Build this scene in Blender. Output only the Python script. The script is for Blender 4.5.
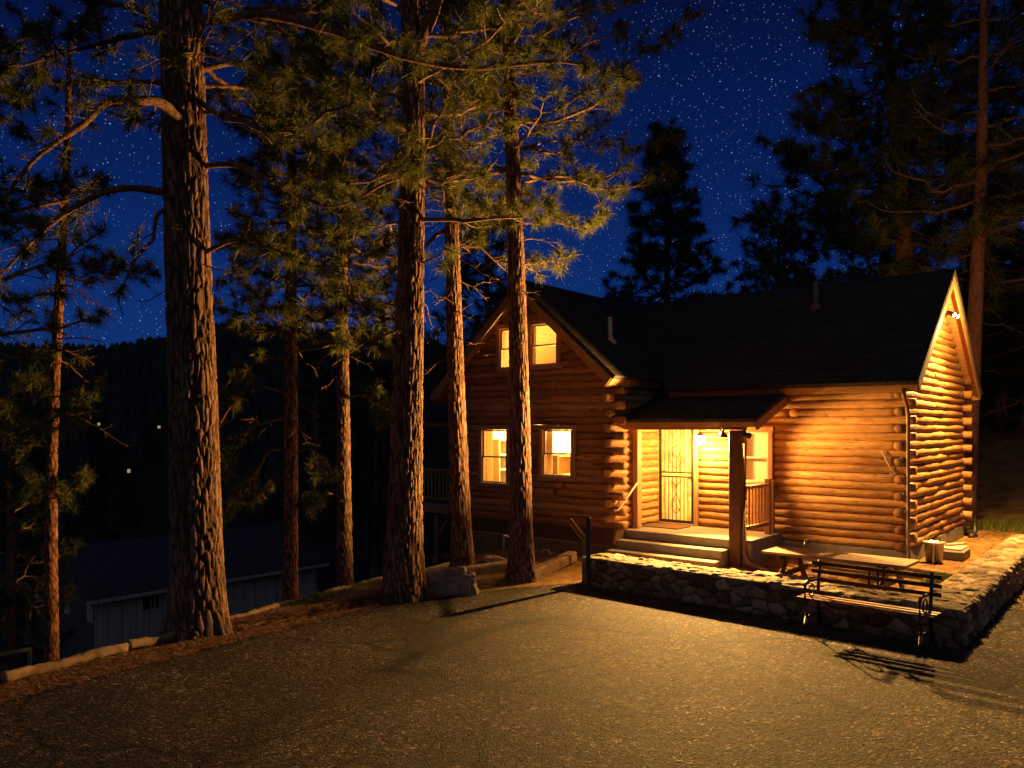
import bpy, math, random
import numpy as np
from mathutils import Matrix, Vector, noise as mnoise

for o in list(bpy.data.objects):
    bpy.data.objects.remove(o)
SC = bpy.context.scene
COL = SC.collection
PI = math.pi
RAD = math.radians

# ------------------------------------------------------------------ camera
cam = bpy.data.cameras.new('camera')
cam.lens = 28.0
cam.sensor_width = 36.0
cam.shift_y = 44.0 / 1024.0
cam.clip_end = 5000
cam.clip_start = 0.1
camo = bpy.data.objects.new('camera', cam)
COL.objects.link(camo)
CAMH = 2.68
camo.location = (0, 0, CAMH)
camo.rotation_euler = (PI / 2, 0, 0)
SC.camera = camo
FPX = 28 / 36 * 1024

def at(px, py, Y):
    return np.array(((px - 512) / FPX * Y, Y, CAMH - (py - 428) / FPX * Y))

# ------------------------------------------------------------------ world: clear night sky with stars
W = bpy.data.worlds.new('World')
SC.world = W
W.use_nodes = True
nt = W.node_tree
nt.nodes.clear()
def wn(t, **k):
    n = nt.nodes.new(t)
    for a, b in k.items():
        setattr(n, a, b)
    return n
tc = wn('ShaderNodeTexCoord')
sep = wn('ShaderNodeSeparateXYZ')
nt.links.new(tc.outputs['Generated'], sep.inputs[0])
ramp = wn('ShaderNodeValToRGB')
els = ramp.color_ramp.elements
els[0].position = 0.0; els[0].color = (0.0060, 0.036, 0.175, 1)
els[1].position = 1.0; els[1].color = (0.0006, 0.0016, 0.016, 1)
e = els.new(0.16); e.color = (0.0038, 0.025, 0.145, 1)
e = els.new(0.30); e.color = (0.0022, 0.0125, 0.088, 1)
e = els.new(0.48); e.color = (0.0012, 0.0048, 0.038, 1)
nt.links.new(sep.outputs[2], ramp.inputs[0])
def star_layer(scale, thr, power, gain):
    v = wn('ShaderNodeTexVoronoi'); v.inputs['Scale'].default_value = scale
    nt.links.new(tc.outputs['Generated'], v.inputs['Vector'])
    mr = wn('ShaderNodeMapRange'); mr.inputs[1].default_value = thr; mr.inputs[2].default_value = thr * 0.3
    nt.links.new(v.outputs['Distance'], mr.inputs[0])
    s = wn('ShaderNodeSeparateColor'); nt.links.new(v.outputs['Color'], s.inputs[0])
    p = wn('ShaderNodeMath', operation='POWER'); p.inputs[1].default_value = power
    nt.links.new(s.outputs[0], p.inputs[0])
    m = wn('ShaderNodeMath', operation='MULTIPLY'); nt.links.new(mr.outputs[0], m.inputs[0]); nt.links.new(p.outputs[0], m.inputs[1])
    g = wn('ShaderNodeMath', operation='MULTIPLY'); g.inputs[1].default_value = gain
    nt.links.new(m.outputs[0], g.inputs[0])
    return g
s1 = star_layer(150, 0.11, 2.8, 0.8)
s2 = star_layer(240, 0.19, 1.4, 0.42)
ad = wn('ShaderNodeMath', operation='ADD'); nt.links.new(s1.outputs[0], ad.inputs[0]); nt.links.new(s2.outputs[0], ad.inputs[1])
stc = wn('ShaderNodeMix', data_type='RGBA', blend_type='ADD'); stc.inputs[0].default_value = 1
sm = wn('ShaderNodeMix', data_type='RGBA', blend_type='MULTIPLY'); sm.inputs[0].default_value = 1
sm.inputs[6].default_value = (0.62, 0.78, 1, 1)
nt.links.new(ad.outputs[0], sm.inputs[7])
nt.links.new(ramp.outputs[0], stc.inputs[6]); nt.links.new(sm.outputs[2], stc.inputs[7])
bg = wn('ShaderNodeBackground')
rear_boost = wn('ShaderNodeMapRange'); rear_boost.inputs[1].default_value = 0.0; rear_boost.inputs[2].default_value = -0.7; rear_boost.inputs[3].default_value = 1.0; rear_boost.inputs[4].default_value = 1.4  # added fill: the sky behind the camera is brightened
nt.links.new(sep.outputs[1], rear_boost.inputs[0]); nt.links.new(rear_boost.outputs[0], bg.inputs[1])
gm_ = wn('ShaderNodeMapRange'); gm_.inputs[1].default_value = 0.1; gm_.inputs[2].default_value = -0.8; gm_.inputs[3].default_value = 0.0; gm_.inputs[4].default_value = 1.0
nt.links.new(sep.outputs[1], gm_.inputs[0])
rear_fill = wn('ShaderNodeMix', data_type='RGBA', blend_type='MIX'); rear_fill.inputs[7].default_value = (0.052, 0.060, 0.088, 1)  # grey-blue tint of the added fill behind the camera
nt.links.new(gm_.outputs[0], rear_fill.inputs[0]); nt.links.new(stc.outputs[2], rear_fill.inputs[6])
nt.links.new(rear_fill.outputs[2], bg.inputs[0])
wo = wn('ShaderNodeOutputWorld'); nt.links.new(bg.outputs[0], wo.inputs[0])

SC.view_settings.view_transform = 'Standard'
SC.view_settings.look = 'None'
SC.view_settings.exposure = 0.0
SC.view_settings.gamma = 1.0
SC.render.engine = 'CYCLES'
SC.cycles.use_denoising = True
SC.cycles.max_bounces = 6
SC.cycles.diffuse_bounces = 3
SC.cycles.transparent_max_bounces = 12
SC.cycles.sample_clamp_indirect = 4.0
SC.cycles.caustics_reflective = False
SC.cycles.caustics_refractive = False

# ------------------------------------------------------------------ house frame
TH = math.atan2(0.637, 0.77)
ES = np.array((math.cos(TH), -math.sin(TH), 0.0))
ER = np.array((math.sin(TH), math.cos(TH), 0.0))
HO = np.array((3.55, 17.0, 0.0))
def h2w(x, y, z):
    return HO + x * ES + y * ER + np.array((0, 0, z))

WARM = (1.0, 0.515, 0.125)
def lamp(kind, name, loc, power, color=WARM, size=0.05, aim=None, cone=None, blend=0.4):
    l = bpy.data.lights.new(name, kind)
    l.energy = power; l.color = color; l.shadow_soft_size = size
    o = bpy.data.objects.new(name, l); COL.objects.link(o); o.location = tuple(loc)
    if aim is not None:
        d = Vector(tuple(np.array(aim) - np.array(loc)))
        o.rotation_euler = d.to_track_quat('-Z', 'Y').to_euler()
    if cone:
        l.spot_size = RAD(cone); l.spot_blend = blend
    return o
PL = h2w(1.80, -1.72, 2.56)
HL = h2w(0.72, -0.42, 2.44)           # lantern hanging under the porch ceiling          # porch eave lamp
GL = h2w(4.70, 2.50, 4.90)           # gable flood lamp
# the bulbs' light and added fills (the fixtures are modelled further down)
PF = PL - ER * 0.10 + np.array((0, 0, 0.03))
lamp('SPOT', 'porch_flood_light', PF, 9000, WARM, 0.04, aim=PF - ES * 0.50 - ER * 0.87 + np.array((0, 0, 0.50)), cone=102, blend=0.6)
PG = h2w(2.22, -1.72, 2.58)
lamp('SPOT', 'front_log_fill_light', PG + ER * 0.10, 780, WARM, 0.03, aim=h2w(3.75, -0.1, 1.9), cone=84, blend=0.6)  # added fill to brighten the front logs, right of the post
HF = HL - ER * 0.16
lamp('SPOT', 'porch_lantern_beam', HF, 10500, WARM, 0.04, aim=HF + np.array((-0.55, -4.4, -1.9)), cone=98, blend=1.0)
lamp('POINT', 'porch_lantern_light', HL + np.array((0, 0, -0.14)), 540, WARM, 0.05)
GF = GL + ES * 0.24 + np.array((0, 0, -0.10))
lamp('SPOT', 'gable_flood_light', GF, 6000, WARM, 0.02, aim=GF + ES * 3.4 + ER * -0.5 + np.array((0, 0, -3.3)), cone=172, blend=0.7)
lamp('POINT', 'gable_fill_light', GL + ES * 0.62 + np.array((0, 0, -.12)), 430, WARM, 0.05)  # added fill, set out from the wall to light the gable logs
lamp('POINT', 'downstairs_light', h2w(-1.95, -0.55, 2.55), 480, (1, 0.66, 0.20), 0.12)
lamp('POINT', 'downstairs_back_light', h2w(-3.6, -0.3, 2.75), 650, (1, 0.66, 0.20), 0.12)
lamp('POINT', 'upstairs_light', h2w(-2.6, -0.6, 3.6), 620, (1, 0.64, 0.18), 0.1)
lamp('POINT', 'parlour_light', h2w(0.55, 1.3, 2.1), 420, (1, 0.66, 0.25), 0.1)

# ------------------------------------------------------------------ mesh helpers
class MB:
    def __init__(s):
        s.V = []; s.T = []; s.Q = []; s.D = []; s.n = 0
    def add(s, V, T=None, Q=None, dat=None):
        V = np.asarray(V, float).reshape(-1, 3)
        if T is not None and len(T): s.T.append(np.asarray(T, int).reshape(-1, 3) + s.n)
        if Q is not None and len(Q): s.Q.append(np.asarray(Q, int).reshape(-1, 4) + s.n)
        if dat is None: dat = (0.5, 0.5, 0.5)
        dat = np.asarray(dat, float)
        if dat.ndim == 1: dat = np.tile(dat, (len(V), 1))
        s.V.append(V); s.D.append(dat); s.n += len(V)
    def build(s, name, mat, parent=None, smooth=False, matrix=None):
        V = np.concatenate(s.V); D = np.concatenate(s.D)
        T = np.concatenate(s.T) if s.T else np.zeros((0, 3), int)
        Q = np.concatenate(s.Q) if s.Q else np.zeros((0, 4), int)
        me = bpy.data.meshes.new(name)
        nl = T.size + Q.size; nf = len(T) + len(Q)
        me.vertices.add(len(V)); me.vertices.foreach_set('co', V.astype(np.float32).ravel())
        me.loops.add(nl); me.loops.foreach_set('vertex_index', np.concatenate((T.ravel(), Q.ravel())).astype(np.int32))
        me.polygons.add(nf)
        st = np.concatenate((np.arange(len(T)) * 3, T.size + np.arange(len(Q)) * 4)).astype(np.int32)
        me.polygons.foreach_set('loop_start', st)
        try:
            me.polygons.foreach_set('loop_total', np.concatenate((np.full(len(T), 3), np.full(len(Q), 4))).astype(np.int32))
        except Exception:
            pass
        me.update(calc_edges=True)
        me.polygons.foreach_set('use_smooth', np.full(nf, bool(smooth)))
        at_ = me.attributes.new('dat', 'FLOAT_VECTOR', 'POINT')
        at_.data.foreach_set('vector', D.astype(np.float32).ravel())
        me.validate()
        me.materials.append(mat)
        o = bpy.data.objects.new(name, me); COL.objects.link(o)
        if matrix is not None: o.matrix_local = matrix
        if parent is not None: o.parent = parent
        return o

_CS = np.array([[sx, sy, sz] for sx in (-1, 1) for sy in (-1, 1) for sz in (-1, 1)], float)
def _cbox_topo():
    idx = lambda c, a: c * 3 + a
    V0 = []
    F4 = []; F3 = []
    for a in range(3):
        for sgn in (-1, 1):
            cs = [i for i in range(8) if _CS[i][a] == sgn]
            b, c = [k for k in range(3) if k != a]
            order = sorted(cs, key=lambda i: math.atan2(_CS[i][c], _CS[i][b]))
            F4.append([idx(i, a) for i in order])
    for a in range(3):
        for b in range(a + 1, 3):
            c = 3 - a - b
            for sa in (-1, 1):
                for sb in (-1, 1):
                    p = [i for i in range(8) if _CS[i][a] == sa and _CS[i][b] == sb]
                    F4.append([idx(p[0], a), idx(p[1], a), idx(p[1], b), idx(p[0], b)])
    for i in range(8): F3.append([idx(i, 0), idx(i, 1), idx(i, 2)])
    # orient outward
    P = np.zeros((24, 3))
    for i in range(8):
        for a in range(3):
            v = _CS[i] * 0.8; v[a] = _CS[i][a]; P[idx(i, a)] = v
    def fix(f):
        q = P[f]; n = np.cross(q[1] - q[0], q[2] - q[0])
        return f if np.dot(n, q.mean(0)) > 0 else f[::-1]
    return [fix(f) for f in F4], [fix(f) for f in F3]
_B4, _B3 = _cbox_topo()

def cbox(mb, c, size, axes=None, bev=0.006, dat=None):
    c = np.asarray(c, float); h = np.asarray(size, float) / 2
    b = min(bev, h.min() * 0.6)
    P = np.zeros((24, 3))
    for i in range(8):
        for a in range(3):
            v = _CS[i] * (h - b); v[a] = _CS[i][a] * h[a]; P[i * 3 + a] = v
    if axes is not None: P = P @ np.asarray(axes, float)
    mb.add(P + c, _B3, _B4, dat)
def bx(mb, x0, x1, y0, y1, z0, z1, bev=0.006, dat=None):
    cbox(mb, ((x0 + x1) / 2, (y0 + y1) / 2, (z0 + z1) / 2), (abs(x1 - x0), abs(y1 - y0), abs(z1 - z0)), None, bev, dat)
def beam(mb, p0, p1, w, h, up=(0, 0, 1), bev=0.006, dat=None):
    p0 = np.asarray(p0, float); p1 = np.asarray(p1, float)
    d = p1 - p0; L = np.linalg.norm(d); d = d / L
    s = np.cross(d, up); s /= np.linalg.norm(s); u = np.cross(s, d)
    cbox(mb, (p0 + p1) / 2, (L, w, h), np.array((d, s, u)), bev, dat)

def tube(mb, pts, rad, sides=8, caps=True, dat=None):
    pts = np.asarray(pts, float); n = len(pts)
    rad = np.broadcast_to(np.asarray(rad, float), (n,)) if np.ndim(rad) < 2 else np.asarray(rad)
    tg = np.gradient(pts, axis=0); tg /= np.linalg.norm(tg, axis=1)[:, None] + 1e-9
    ref = np.array((0, 0, 1.0)) if abs(tg[:, 2].mean()) < 0.8 else np.array((0, 1.0, 0))
    s = np.cross(tg, ref); s /= np.linalg.norm(s, axis=1)[:, None] + 1e-9
    u = np.cross(s, tg)
    a = np.linspace(0, 2 * PI, sides, endpoint=False)
    r = rad if rad.ndim == 2 else rad[:, None]
    V = pts[:, None, :] + (s[:, None, :] * np.cos(a)[None, :, None] + u[:, None, :] * np.sin(a)[None, :, None]) * (r[..., None] if r.shape[1] > 1 else r[:, :, None])
    i = np.arange(n - 1)[:, None] * sides; j = np.arange(sides)[None, :]; j2 = (j + 1) % sides
    Q = np.stack((i + j, i + j2, i + sides + j2, i + sides + j), -1).reshape(-1, 4)
    V = V.reshape(-1, 3)
    if dat is not None and np.ndim(dat) == 1: D = np.tile(np.asarray(dat, float), (len(V), 1))
    elif dat is not None: D = np.asarray(dat, float)
    else: D = np.tile((0.8, 0.5, 0.5), (len(V), 1))
    T = []
    if caps:
        c0 = len(V); V = np.vstack((V, pts[0], pts[-1])); D = np.vstack((D, D[0], D[-1]))
        k = np.arange(sides); k2 = (k + 1) % sides
        T = np.vstack((np.stack((k2, k, np.full(sides, c0)), -1), np.stack(((n - 1) * sides + k, (n - 1) * sides + k2, np.full(sides, c0 + 1)), -1)))
    mb.add(V, T, Q, D)

def sphere(mb, c, r, nu=14, nv=9, dat=None):
    r = np.broadcast_to(np.asarray(r, float), (3,))
    th = np.linspace(0.02, PI - 0.02, nv); ph = np.linspace(0, 2 * PI, nu, endpoint=False)
    V = np.stack((np.sin(th)[:, None] * np.cos(ph), np.sin(th)[:, None] * np.sin(ph), np.cos(th)[:, None] * np.ones(nu)), -1) * r + np.asarray(c)
    i = np.arange(nv - 1)[:, None] * nu; j = np.arange(nu)[None, :]; j2 = (j + 1) % nu
    mb.add(V.reshape(-1, 3), None, np.stack((i + j, i + nu + j, i + nu + j2, i + j2), -1).reshape(-1, 4), dat)

def lathe(mb, c, prof, sides=20, dat=None):
    p = np.asarray(prof, float)
    a = np.linspace(0, 2 * PI, sides, endpoint=False)
    V = np.stack((p[:, 0][:, None] * np.cos(a), p[:, 0][:, None] * np.sin(a), p[:, 1][:, None] * np.ones(sides)), -1) + np.asarray(c)
    i = np.arange(len(p) - 1)[:, None] * sides; j = np.arange(sides)[None, :]; j2 = (j + 1) % sides
    mb.add(V.reshape(-1, 3), None, np.stack((i + j, i + j2, i + sides + j2, i + sides + j), -1).reshape(-1, 4), dat)

def grid(mb, V, dat=None):
    n, m = V.shape[:2]
    i = np.arange(n - 1)[:, None] * m; j = np.arange(m - 1)[None, :]
    Q = np.stack((i + j, i + j + 1, i + m + j + 1, i + m + j), -1).reshape(-1, 4)
    mb.add(V.reshape(-1, 3), None, Q, None if dat is None else dat.reshape(-1, 3))

def empty(name, loc=(0, 0, 0), rz=0.0):
    o = bpy.data.objects.new(name, None); COL.objects.link(o)
    o.location = tuple(loc); o.rotation_euler = (0, 0, rz); o.empty_display_size = 0.2
    return o
def tag(o, label=None, cat=None, group=None, kind=None):
    if label: o['label'] = label
    if cat: o['category'] = cat
    if group: o['group'] = group
    if kind: o['kind'] = kind
    return o
def thing(name, label, cat, loc=(0, 0, 0), rz=0.0, group=None):
    return tag(empty(name, loc, rz), label, cat, group)
def copy_tree(o, parent=None):
    c = o.copy(); COL.objects.link(c)
    if parent is not None: c.parent = parent
    for ch in list(o.children): copy_tree(ch, c)
    return c

# ------------------------------------------------------------------ materials
def mat(name, rough=0.8, spec=0.3, metal=0.0):
    m = bpy.data.materials.new(name); m.use_nodes = True
    t = m.node_tree; b = t.nodes['Principled BSDF']
    b.inputs['Roughness'].default_value = rough
    b.inputs['Specular IOR Level'].default_value = spec
    b.inputs['Metallic'].default_value = metal
    return m, t, b
def N(t, typ, **k):
    n = t.nodes.new(typ)
    for a, b in k.items():
        if a in ('ins',):
            for q, v in b.items(): n.inputs[q].default_value = v
        else: setattr(n, a, b)
    return n
def L(t, a, b): t.links.new(a, b)
def dat(t):
    a = N(t, 'ShaderNodeAttribute', attribute_name='dat'); s = N(t, 'ShaderNodeSeparateXYZ'); L(t, a.outputs['Vector'], s.inputs[0])
    return a, s
def rampn(t, src, stops):
    r = N(t, 'ShaderNodeValToRGB'); e = r.color_ramp.elements
    e[0].position, e[0].color = stops[0][0], (*stops[0][1], 1)
    e[1].position, e[1].color = stops[-1][0], (*stops[-1][1], 1)
    for p, c in stops[1:-1]:
        q = e.new(p); q.color = (*c, 1)
    L(t, src, r.inputs[0]); return r
def mapping(t, scale, coord='Object'):
    tc = N(t, 'ShaderNodeTexCoord'); mp = N(t, 'ShaderNodeMapping'); mp.inputs['Scale'].default_value = scale
    L(t, tc.outputs[coord], mp.inputs[0]); return mp
def noise(t, vec, scale, detail=5, rough=0.6, dist=0.0):
    n = N(t, 'ShaderNodeTexNoise'); n.inputs['Scale'].default_value = scale; n.inputs['Detail'].default_value = detail
    n.inputs['Roughness'].default_value = rough; n.inputs['Distortion'].default_value = dist
    if vec is not None: L(t, vec, n.inputs['Vector'])
    return n
def bump(t, b, h, strength=0.5, dist=0.02, prev=None):
    n = N(t, 'ShaderNodeBump'); n.inputs['Strength'].default_value = strength; n.inputs['Distance'].default_value = dist
    L(t, h, n.inputs['Height'])
    if prev is not None: L(t, prev.outputs[0], n.inputs['Normal'])
    L(t, n.outputs[0], b.inputs['Normal']); return n
def mul(t, a, b, fac=1.0):
    m = N(t, 'ShaderNodeMix', data_type='RGBA', blend_type='MULTIPLY'); m.inputs[0].default_value = fac
    L(t, a, m.inputs[6]); L(t, b, m.inputs[7]); return m.outputs[2]

def simple(name, c0, c1, scale=8, rough=0.7, spec=0.3, bs=0.15, metal=0.0, stretch=(1, 1, 1)):
    m, t, b = mat(name, rough, spec, metal)
    mp = mapping(t, stretch)
    n = noise(t, mp.outputs[0], scale, 6)
    r = rampn(t, n.outputs[0], [(0.3, c0), (0.7, c1)])
    L(t, r.outputs[0], b.inputs['Base Color'])
    if bs: bump(t, b, n.outputs[0], bs, 0.01)
    return m

def log_material():
    m, t, b = mat('peeled_log', 0.55, 0.25)
    a, s = dat(t)
    cx = N(t, 'ShaderNodeCombineXYZ')
    mm = N(t, 'ShaderNodeMath', operation='MULTIPLY', ins={1: 37.0}); L(t, s.outputs[0], mm.inputs[0])
    L(t, s.outputs[1], cx.inputs[0]); L(t, s.outputs[2], cx.inputs[1]); L(t, mm.outputs[0], cx.inputs[2])
    mp = N(t, 'ShaderNodeMapping'); mp.inputs['Scale'].default_value = (1.6, 9, 1); L(t, cx.outputs[0], mp.inputs[0])
    n1 = noise(t, mp.outputs[0], 3.0, 7, 0.65, 0.6)
    mp2 = N(t, 'ShaderNodeMapping'); mp2.inputs['Scale'].default_value = (2.6, 4.5, 1); L(t, cx.outputs[0], mp2.inputs[0])
    n2 = noise(t, mp2.outputs[0], 1.3, 4, 0.5, 0.3)
    base = rampn(t, s.outputs[0], [(0.0, (0.26, 0.125, 0.042)), (0.5, (0.37, 0.19, 0.066)), (1.0, (0.50, 0.29, 0.11))])
    st = rampn(t, n1.outputs[0], [(0.30, (0.30, 0.22, 0.18)), (0.48, (0.85, 0.80, 0.75)), (0.72, (1.25, 1.22, 1.18))])
    kn = rampn(t, n2.outputs[0], [(0.27, (0.45, 0.36, 0.3)), (0.38, (1, 1, 1))])
    mp3 = N(t, 'ShaderNodeMapping'); mp3.inputs['Scale'].default_value = (1.7, 6.0, 1); L(t, cx.outputs[0], mp3.inputs[0])
    vk = N(t, 'ShaderNodeTexVoronoi'); vk.inputs['Scale'].default_value = 1.5; L(t, mp3.outputs[0], vk.inputs['Vector'])
    kk = rampn(t, vk.outputs['Distance'], [(0.0, (0.16, 0.10, 0.07)), (0.055, (0.30, 0.2, 0.15)), (0.10, (0.80, 0.74, 0.68)), (0.16, (1, 1, 1))])
    mp4 = N(t, 'ShaderNodeMapping'); mp4.inputs['Scale'].default_value = (0.7, 26, 1); L(t, cx.outputs[0], mp4.inputs[0])
    n4 = noise(t, mp4.outputs[0], 1.6, 3, 0.5, 0.4)
    ckk = rampn(t, n4.outputs[0], [(0.30, (0.12, 0.08, 0.06)), (0.335, (1, 1, 1))])
    c = mul(t, mul(t, mul(t, mul(t, base.outputs[0], st.outputs[0]), kn.outputs[0]), kk.outputs[0]), ckk.outputs[0])
    L(t, c, b.inputs['Base Color'])
    p = bump(t, b, n1.outputs[0], 0.6, 0.02); bump(t, b, n2.outputs[0], 0.6, 0.04, p)
    return m

def bark_material(name='pine_bark', lo=(0.05, 0.028, 0.018), mid=(0.17, 0.098, 0.062), hi=(0.27, 0.172, 0.115)):
    m, t, b = mat(name, 0.9, 0.15)
    a, s = dat(t)
    mp = mapping(t, (1, 1, 0.35))
    n = noise(t, mp.outputs[0], 26, 6, 0.65, 0.4)
    n3 = noise(t, mp.outputs[0], 5, 3, 0.5)
    v = N(t, 'ShaderNodeTexVoronoi', feature='DISTANCE_TO_EDGE'); v.inputs['Scale'].default_value = 13
    mx = N(t, 'ShaderNodeMix', data_type='VECTOR'); mx.inputs[0].default_value = 0.06
    L(t, mp.outputs[0], mx.inputs[4]); L(t, n.outputs['Color'], mx.inputs[5]); L(t, mx.outputs[1], v.inputs['Vector'])
    cr = rampn(t, v.outputs[0], [(0.0, (0, 0, 0)), (0.10, (1, 1, 1))])
    g = N(t, 'ShaderNodeMath', operation='MULTIPLY'); L(t, s.outputs[0], g.inputs[0])
    mr = N(t, 'ShaderNodeMapRange', ins={1: 0.2, 2: 0.8, 3: 0.55, 4: 1.1}); L(t, n.outputs[0], mr.inputs[0]); L(t, mr.outputs[0], g.inputs[1])
    g2 = N(t, 'ShaderNodeMath', operation='MULTIPLY'); L(t, g.outputs[0], g2.inputs[0])
    m2 = N(t, 'ShaderNodeMapRange', ins={1: 0, 2: 1, 3: 0.5, 4: 1.0}); L(t, cr.outputs[0], m2.inputs[0]); L(t, m2.outputs[0], g2.inputs[1])
    r = rampn(t, g2.outputs[0], [(0.05, lo), (0.45, mid), (0.95, hi)])
    tn = rampn(t, n3.outputs[0], [(0.3, (0.75, 0.72, 0.72)), (0.7, (1.15, 1.05, 1.0))])
    L(t, mul(t, r.outputs[0], tn.outputs[0]), b.inputs['Base Color'])
    p = bump(t, b, cr.outputs[0], 0.6, 0.02); bump(t, b, n.outputs[0], 0.6, 0.02, p)
    return m

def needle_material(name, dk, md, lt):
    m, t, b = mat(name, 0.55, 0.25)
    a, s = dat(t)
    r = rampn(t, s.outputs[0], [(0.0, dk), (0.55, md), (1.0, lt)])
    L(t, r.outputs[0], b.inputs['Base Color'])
    tr = N(t, 'ShaderNodeBsdfTranslucent'); L(t, r.outputs[0], tr.inputs[0])
    mx = N(t, 'ShaderNodeMixShader'); mx.inputs[0].default_value = 0.25
    out = t.nodes['Material Output']
    L(t, b.outputs[0], mx.inputs[1]); L(t, tr.outputs[0], mx.inputs[2]); L(t, mx.outputs[0], out.inputs[0])
    return m

def stone_material():
    m, t, b = mat('field_stone', 0.85, 0.2)
    a, s = dat(t)
    mp = mapping(t, (1, 1, 1))
    n = noise(t, mp.outputs[0], 9, 7, 0.65); n2 = noise(t, mp.outputs[0], 60, 4, 0.6)
    base = rampn(t, s.outputs[1], [(0.0, (0.09, 0.058, 0.03)), (0.35, (0.20, 0.14, 0.075)), (0.65, (0.27, 0.21, 0.12)), (1.0, (0.40, 0.33, 0.21))])
    mo = rampn(t, n.outputs[0], [(0.3, (0.6, 0.57, 0.55)), (0.7, (1.15, 1.12, 1.1))])
    c = mul(t, base.outputs[0], mo.outputs[0])
    mx = N(t, 'ShaderNodeMix', data_type='RGBA'); L(t, s.outputs[0], mx.inputs[0])
    mx.inputs[6].default_value = (0.075, 0.06, 0.048, 1); L(t, c, mx.inputs[7])
    L(t, mx.outputs[2], b.inputs['Base Color'])
    p = bump(t, b, n.outputs[0], 0.6, 0.02); bump(t, b, n2.outputs[0], 0.4, 0.006, p)
    return m

def asphalt_material():
    m, t, b = mat('asphalt', 0.85, 0.2)
    tcn = N(t, 'ShaderNodeTexCoord'); P = tcn.outputs['Object']
    n0 = noise(t, P, 0.30, 5, 0.6, 1.2); n1 = noise(t, P, 1.7, 6, 0.65, 0.5)
    wv = N(t, 'ShaderNodeMix', data_type='VECTOR'); wv.inputs[0].default_value = 0.02
    nw = noise(t, P, 30, 3, 0.6); L(t, P, wv.inputs[4]); L(t, nw.outputs['Color'], wv.inputs[5])
    v = N(t, 'ShaderNodeTexVoronoi'); v.inputs['Scale'].default_value = 42; v.inputs['Randomness'].default_value = 1.0; L(t, wv.outputs[1], v.inputs['Vector'])
    v2 = N(t, 'ShaderNodeTexVoronoi'); v2.inputs['Scale'].default_value = 95; L(t, P, v2.inputs['Vector'])
    n2 = noise(t, P, 120, 5, 0.75)
    cs = N(t, 'ShaderNodeSeparateColor'); L(t, v.outputs['Color'], cs.inputs[0])
    r = rampn(t, cs.outputs[0], [(0.0, (0.008, 0.007, 0.005)), (0.45, (0.030, 0.0225, 0.0165)), (0.78, (0.080, 0.061, 0.045)), (0.95, (0.15, 0.115, 0.085)), (1.0, (0.36, 0.285, 0.22))])
    p0 = rampn(t, n0.outputs[0], [(0.36, (0.42, 0.41, 0.40)), (0.58, (1.15, 1.10, 1.04))])
    p1 = rampn(t, n1.outputs[0], [(0.3, (0.72, 0.71, 0.70)), (0.7, (1.15, 1.13, 1.1))])
    wc = N(t, 'ShaderNodeMix', data_type='VECTOR'); wc.inputs[0].default_value = 0.35
    nc = noise(t, P, 1.1, 5, 0.65); L(t, P, wc.inputs[4]); L(t, nc.outputs['Color'], wc.inputs[5])
    vc = N(t, 'ShaderNodeTexVoronoi', feature='DISTANCE_TO_EDGE'); vc.inputs['Scale'].default_value = 0.55; L(t, wc.outputs[1], vc.inputs['Vector'])
    ck = rampn(t, vc.outputs['Distance'], [(0.0, (0.15, 0.15, 0.15)), (0.006, (0.3, 0.3, 0.3)), (0.014, (1, 1, 1))])
    L(t, mul(t, mul(t, mul(t, r.outputs[0], p0.outputs[0]), p1.outputs[0]), ck.outputs[0]), b.inputs['Base Color'])
    inv = N(t, 'ShaderNodeMath', operation='SUBTRACT', ins={0: 1.0}); L(t, v.outputs['Distance'], inv.inputs[1])
    gm = N(t, 'ShaderNodeMath', operation='MULTIPLY'); L(t, inv.outputs[0], gm.inputs[0]); L(t, cs.outputs[1], gm.inputs[1])
    q = bump(t, b, n1.outputs[0], 0.25, 0.03); q = bump(t, b, gm.outputs[0], 1.0, 0.022, q); q = bump(t, b, v2.outputs['Distance'], 0.7, 0.008, q); bump(t, b, n2.outputs[0], 0.5, 0.006, q)
    return m

def dirt_material():
    m, t, b = mat('dirt_and_needles', 0.95, 0.1)
    tcn = N(t, 'ShaderNodeTexCoord'); P = tcn.outputs['Object']
    n1 = noise(t, P, 1.6, 6, 0.6, 0.5); n2 = noise(t, P, 35, 6, 0.7)
    r = rampn(t, n1.outputs[0], [(0.28, (0.13, 0.07, 0.026)), (0.5, (0.27, 0.155, 0.052)), (0.72, (0.37, 0.235, 0.08))])
    r2 = rampn(t, n2.outputs[0], [(0.3, (0.55, 0.52, 0.5)), (0.65, (1.2, 1.18, 1.1))])
    L(t, mul(t, r.outputs[0], r2.outputs[0]), b.inputs['Base Color'])
    q = bump(t, b, n2.outputs[0], 0.8, 0.03); bump(t, b, n1.outputs[0], 0.6, 0.1, q)
    return m

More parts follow.
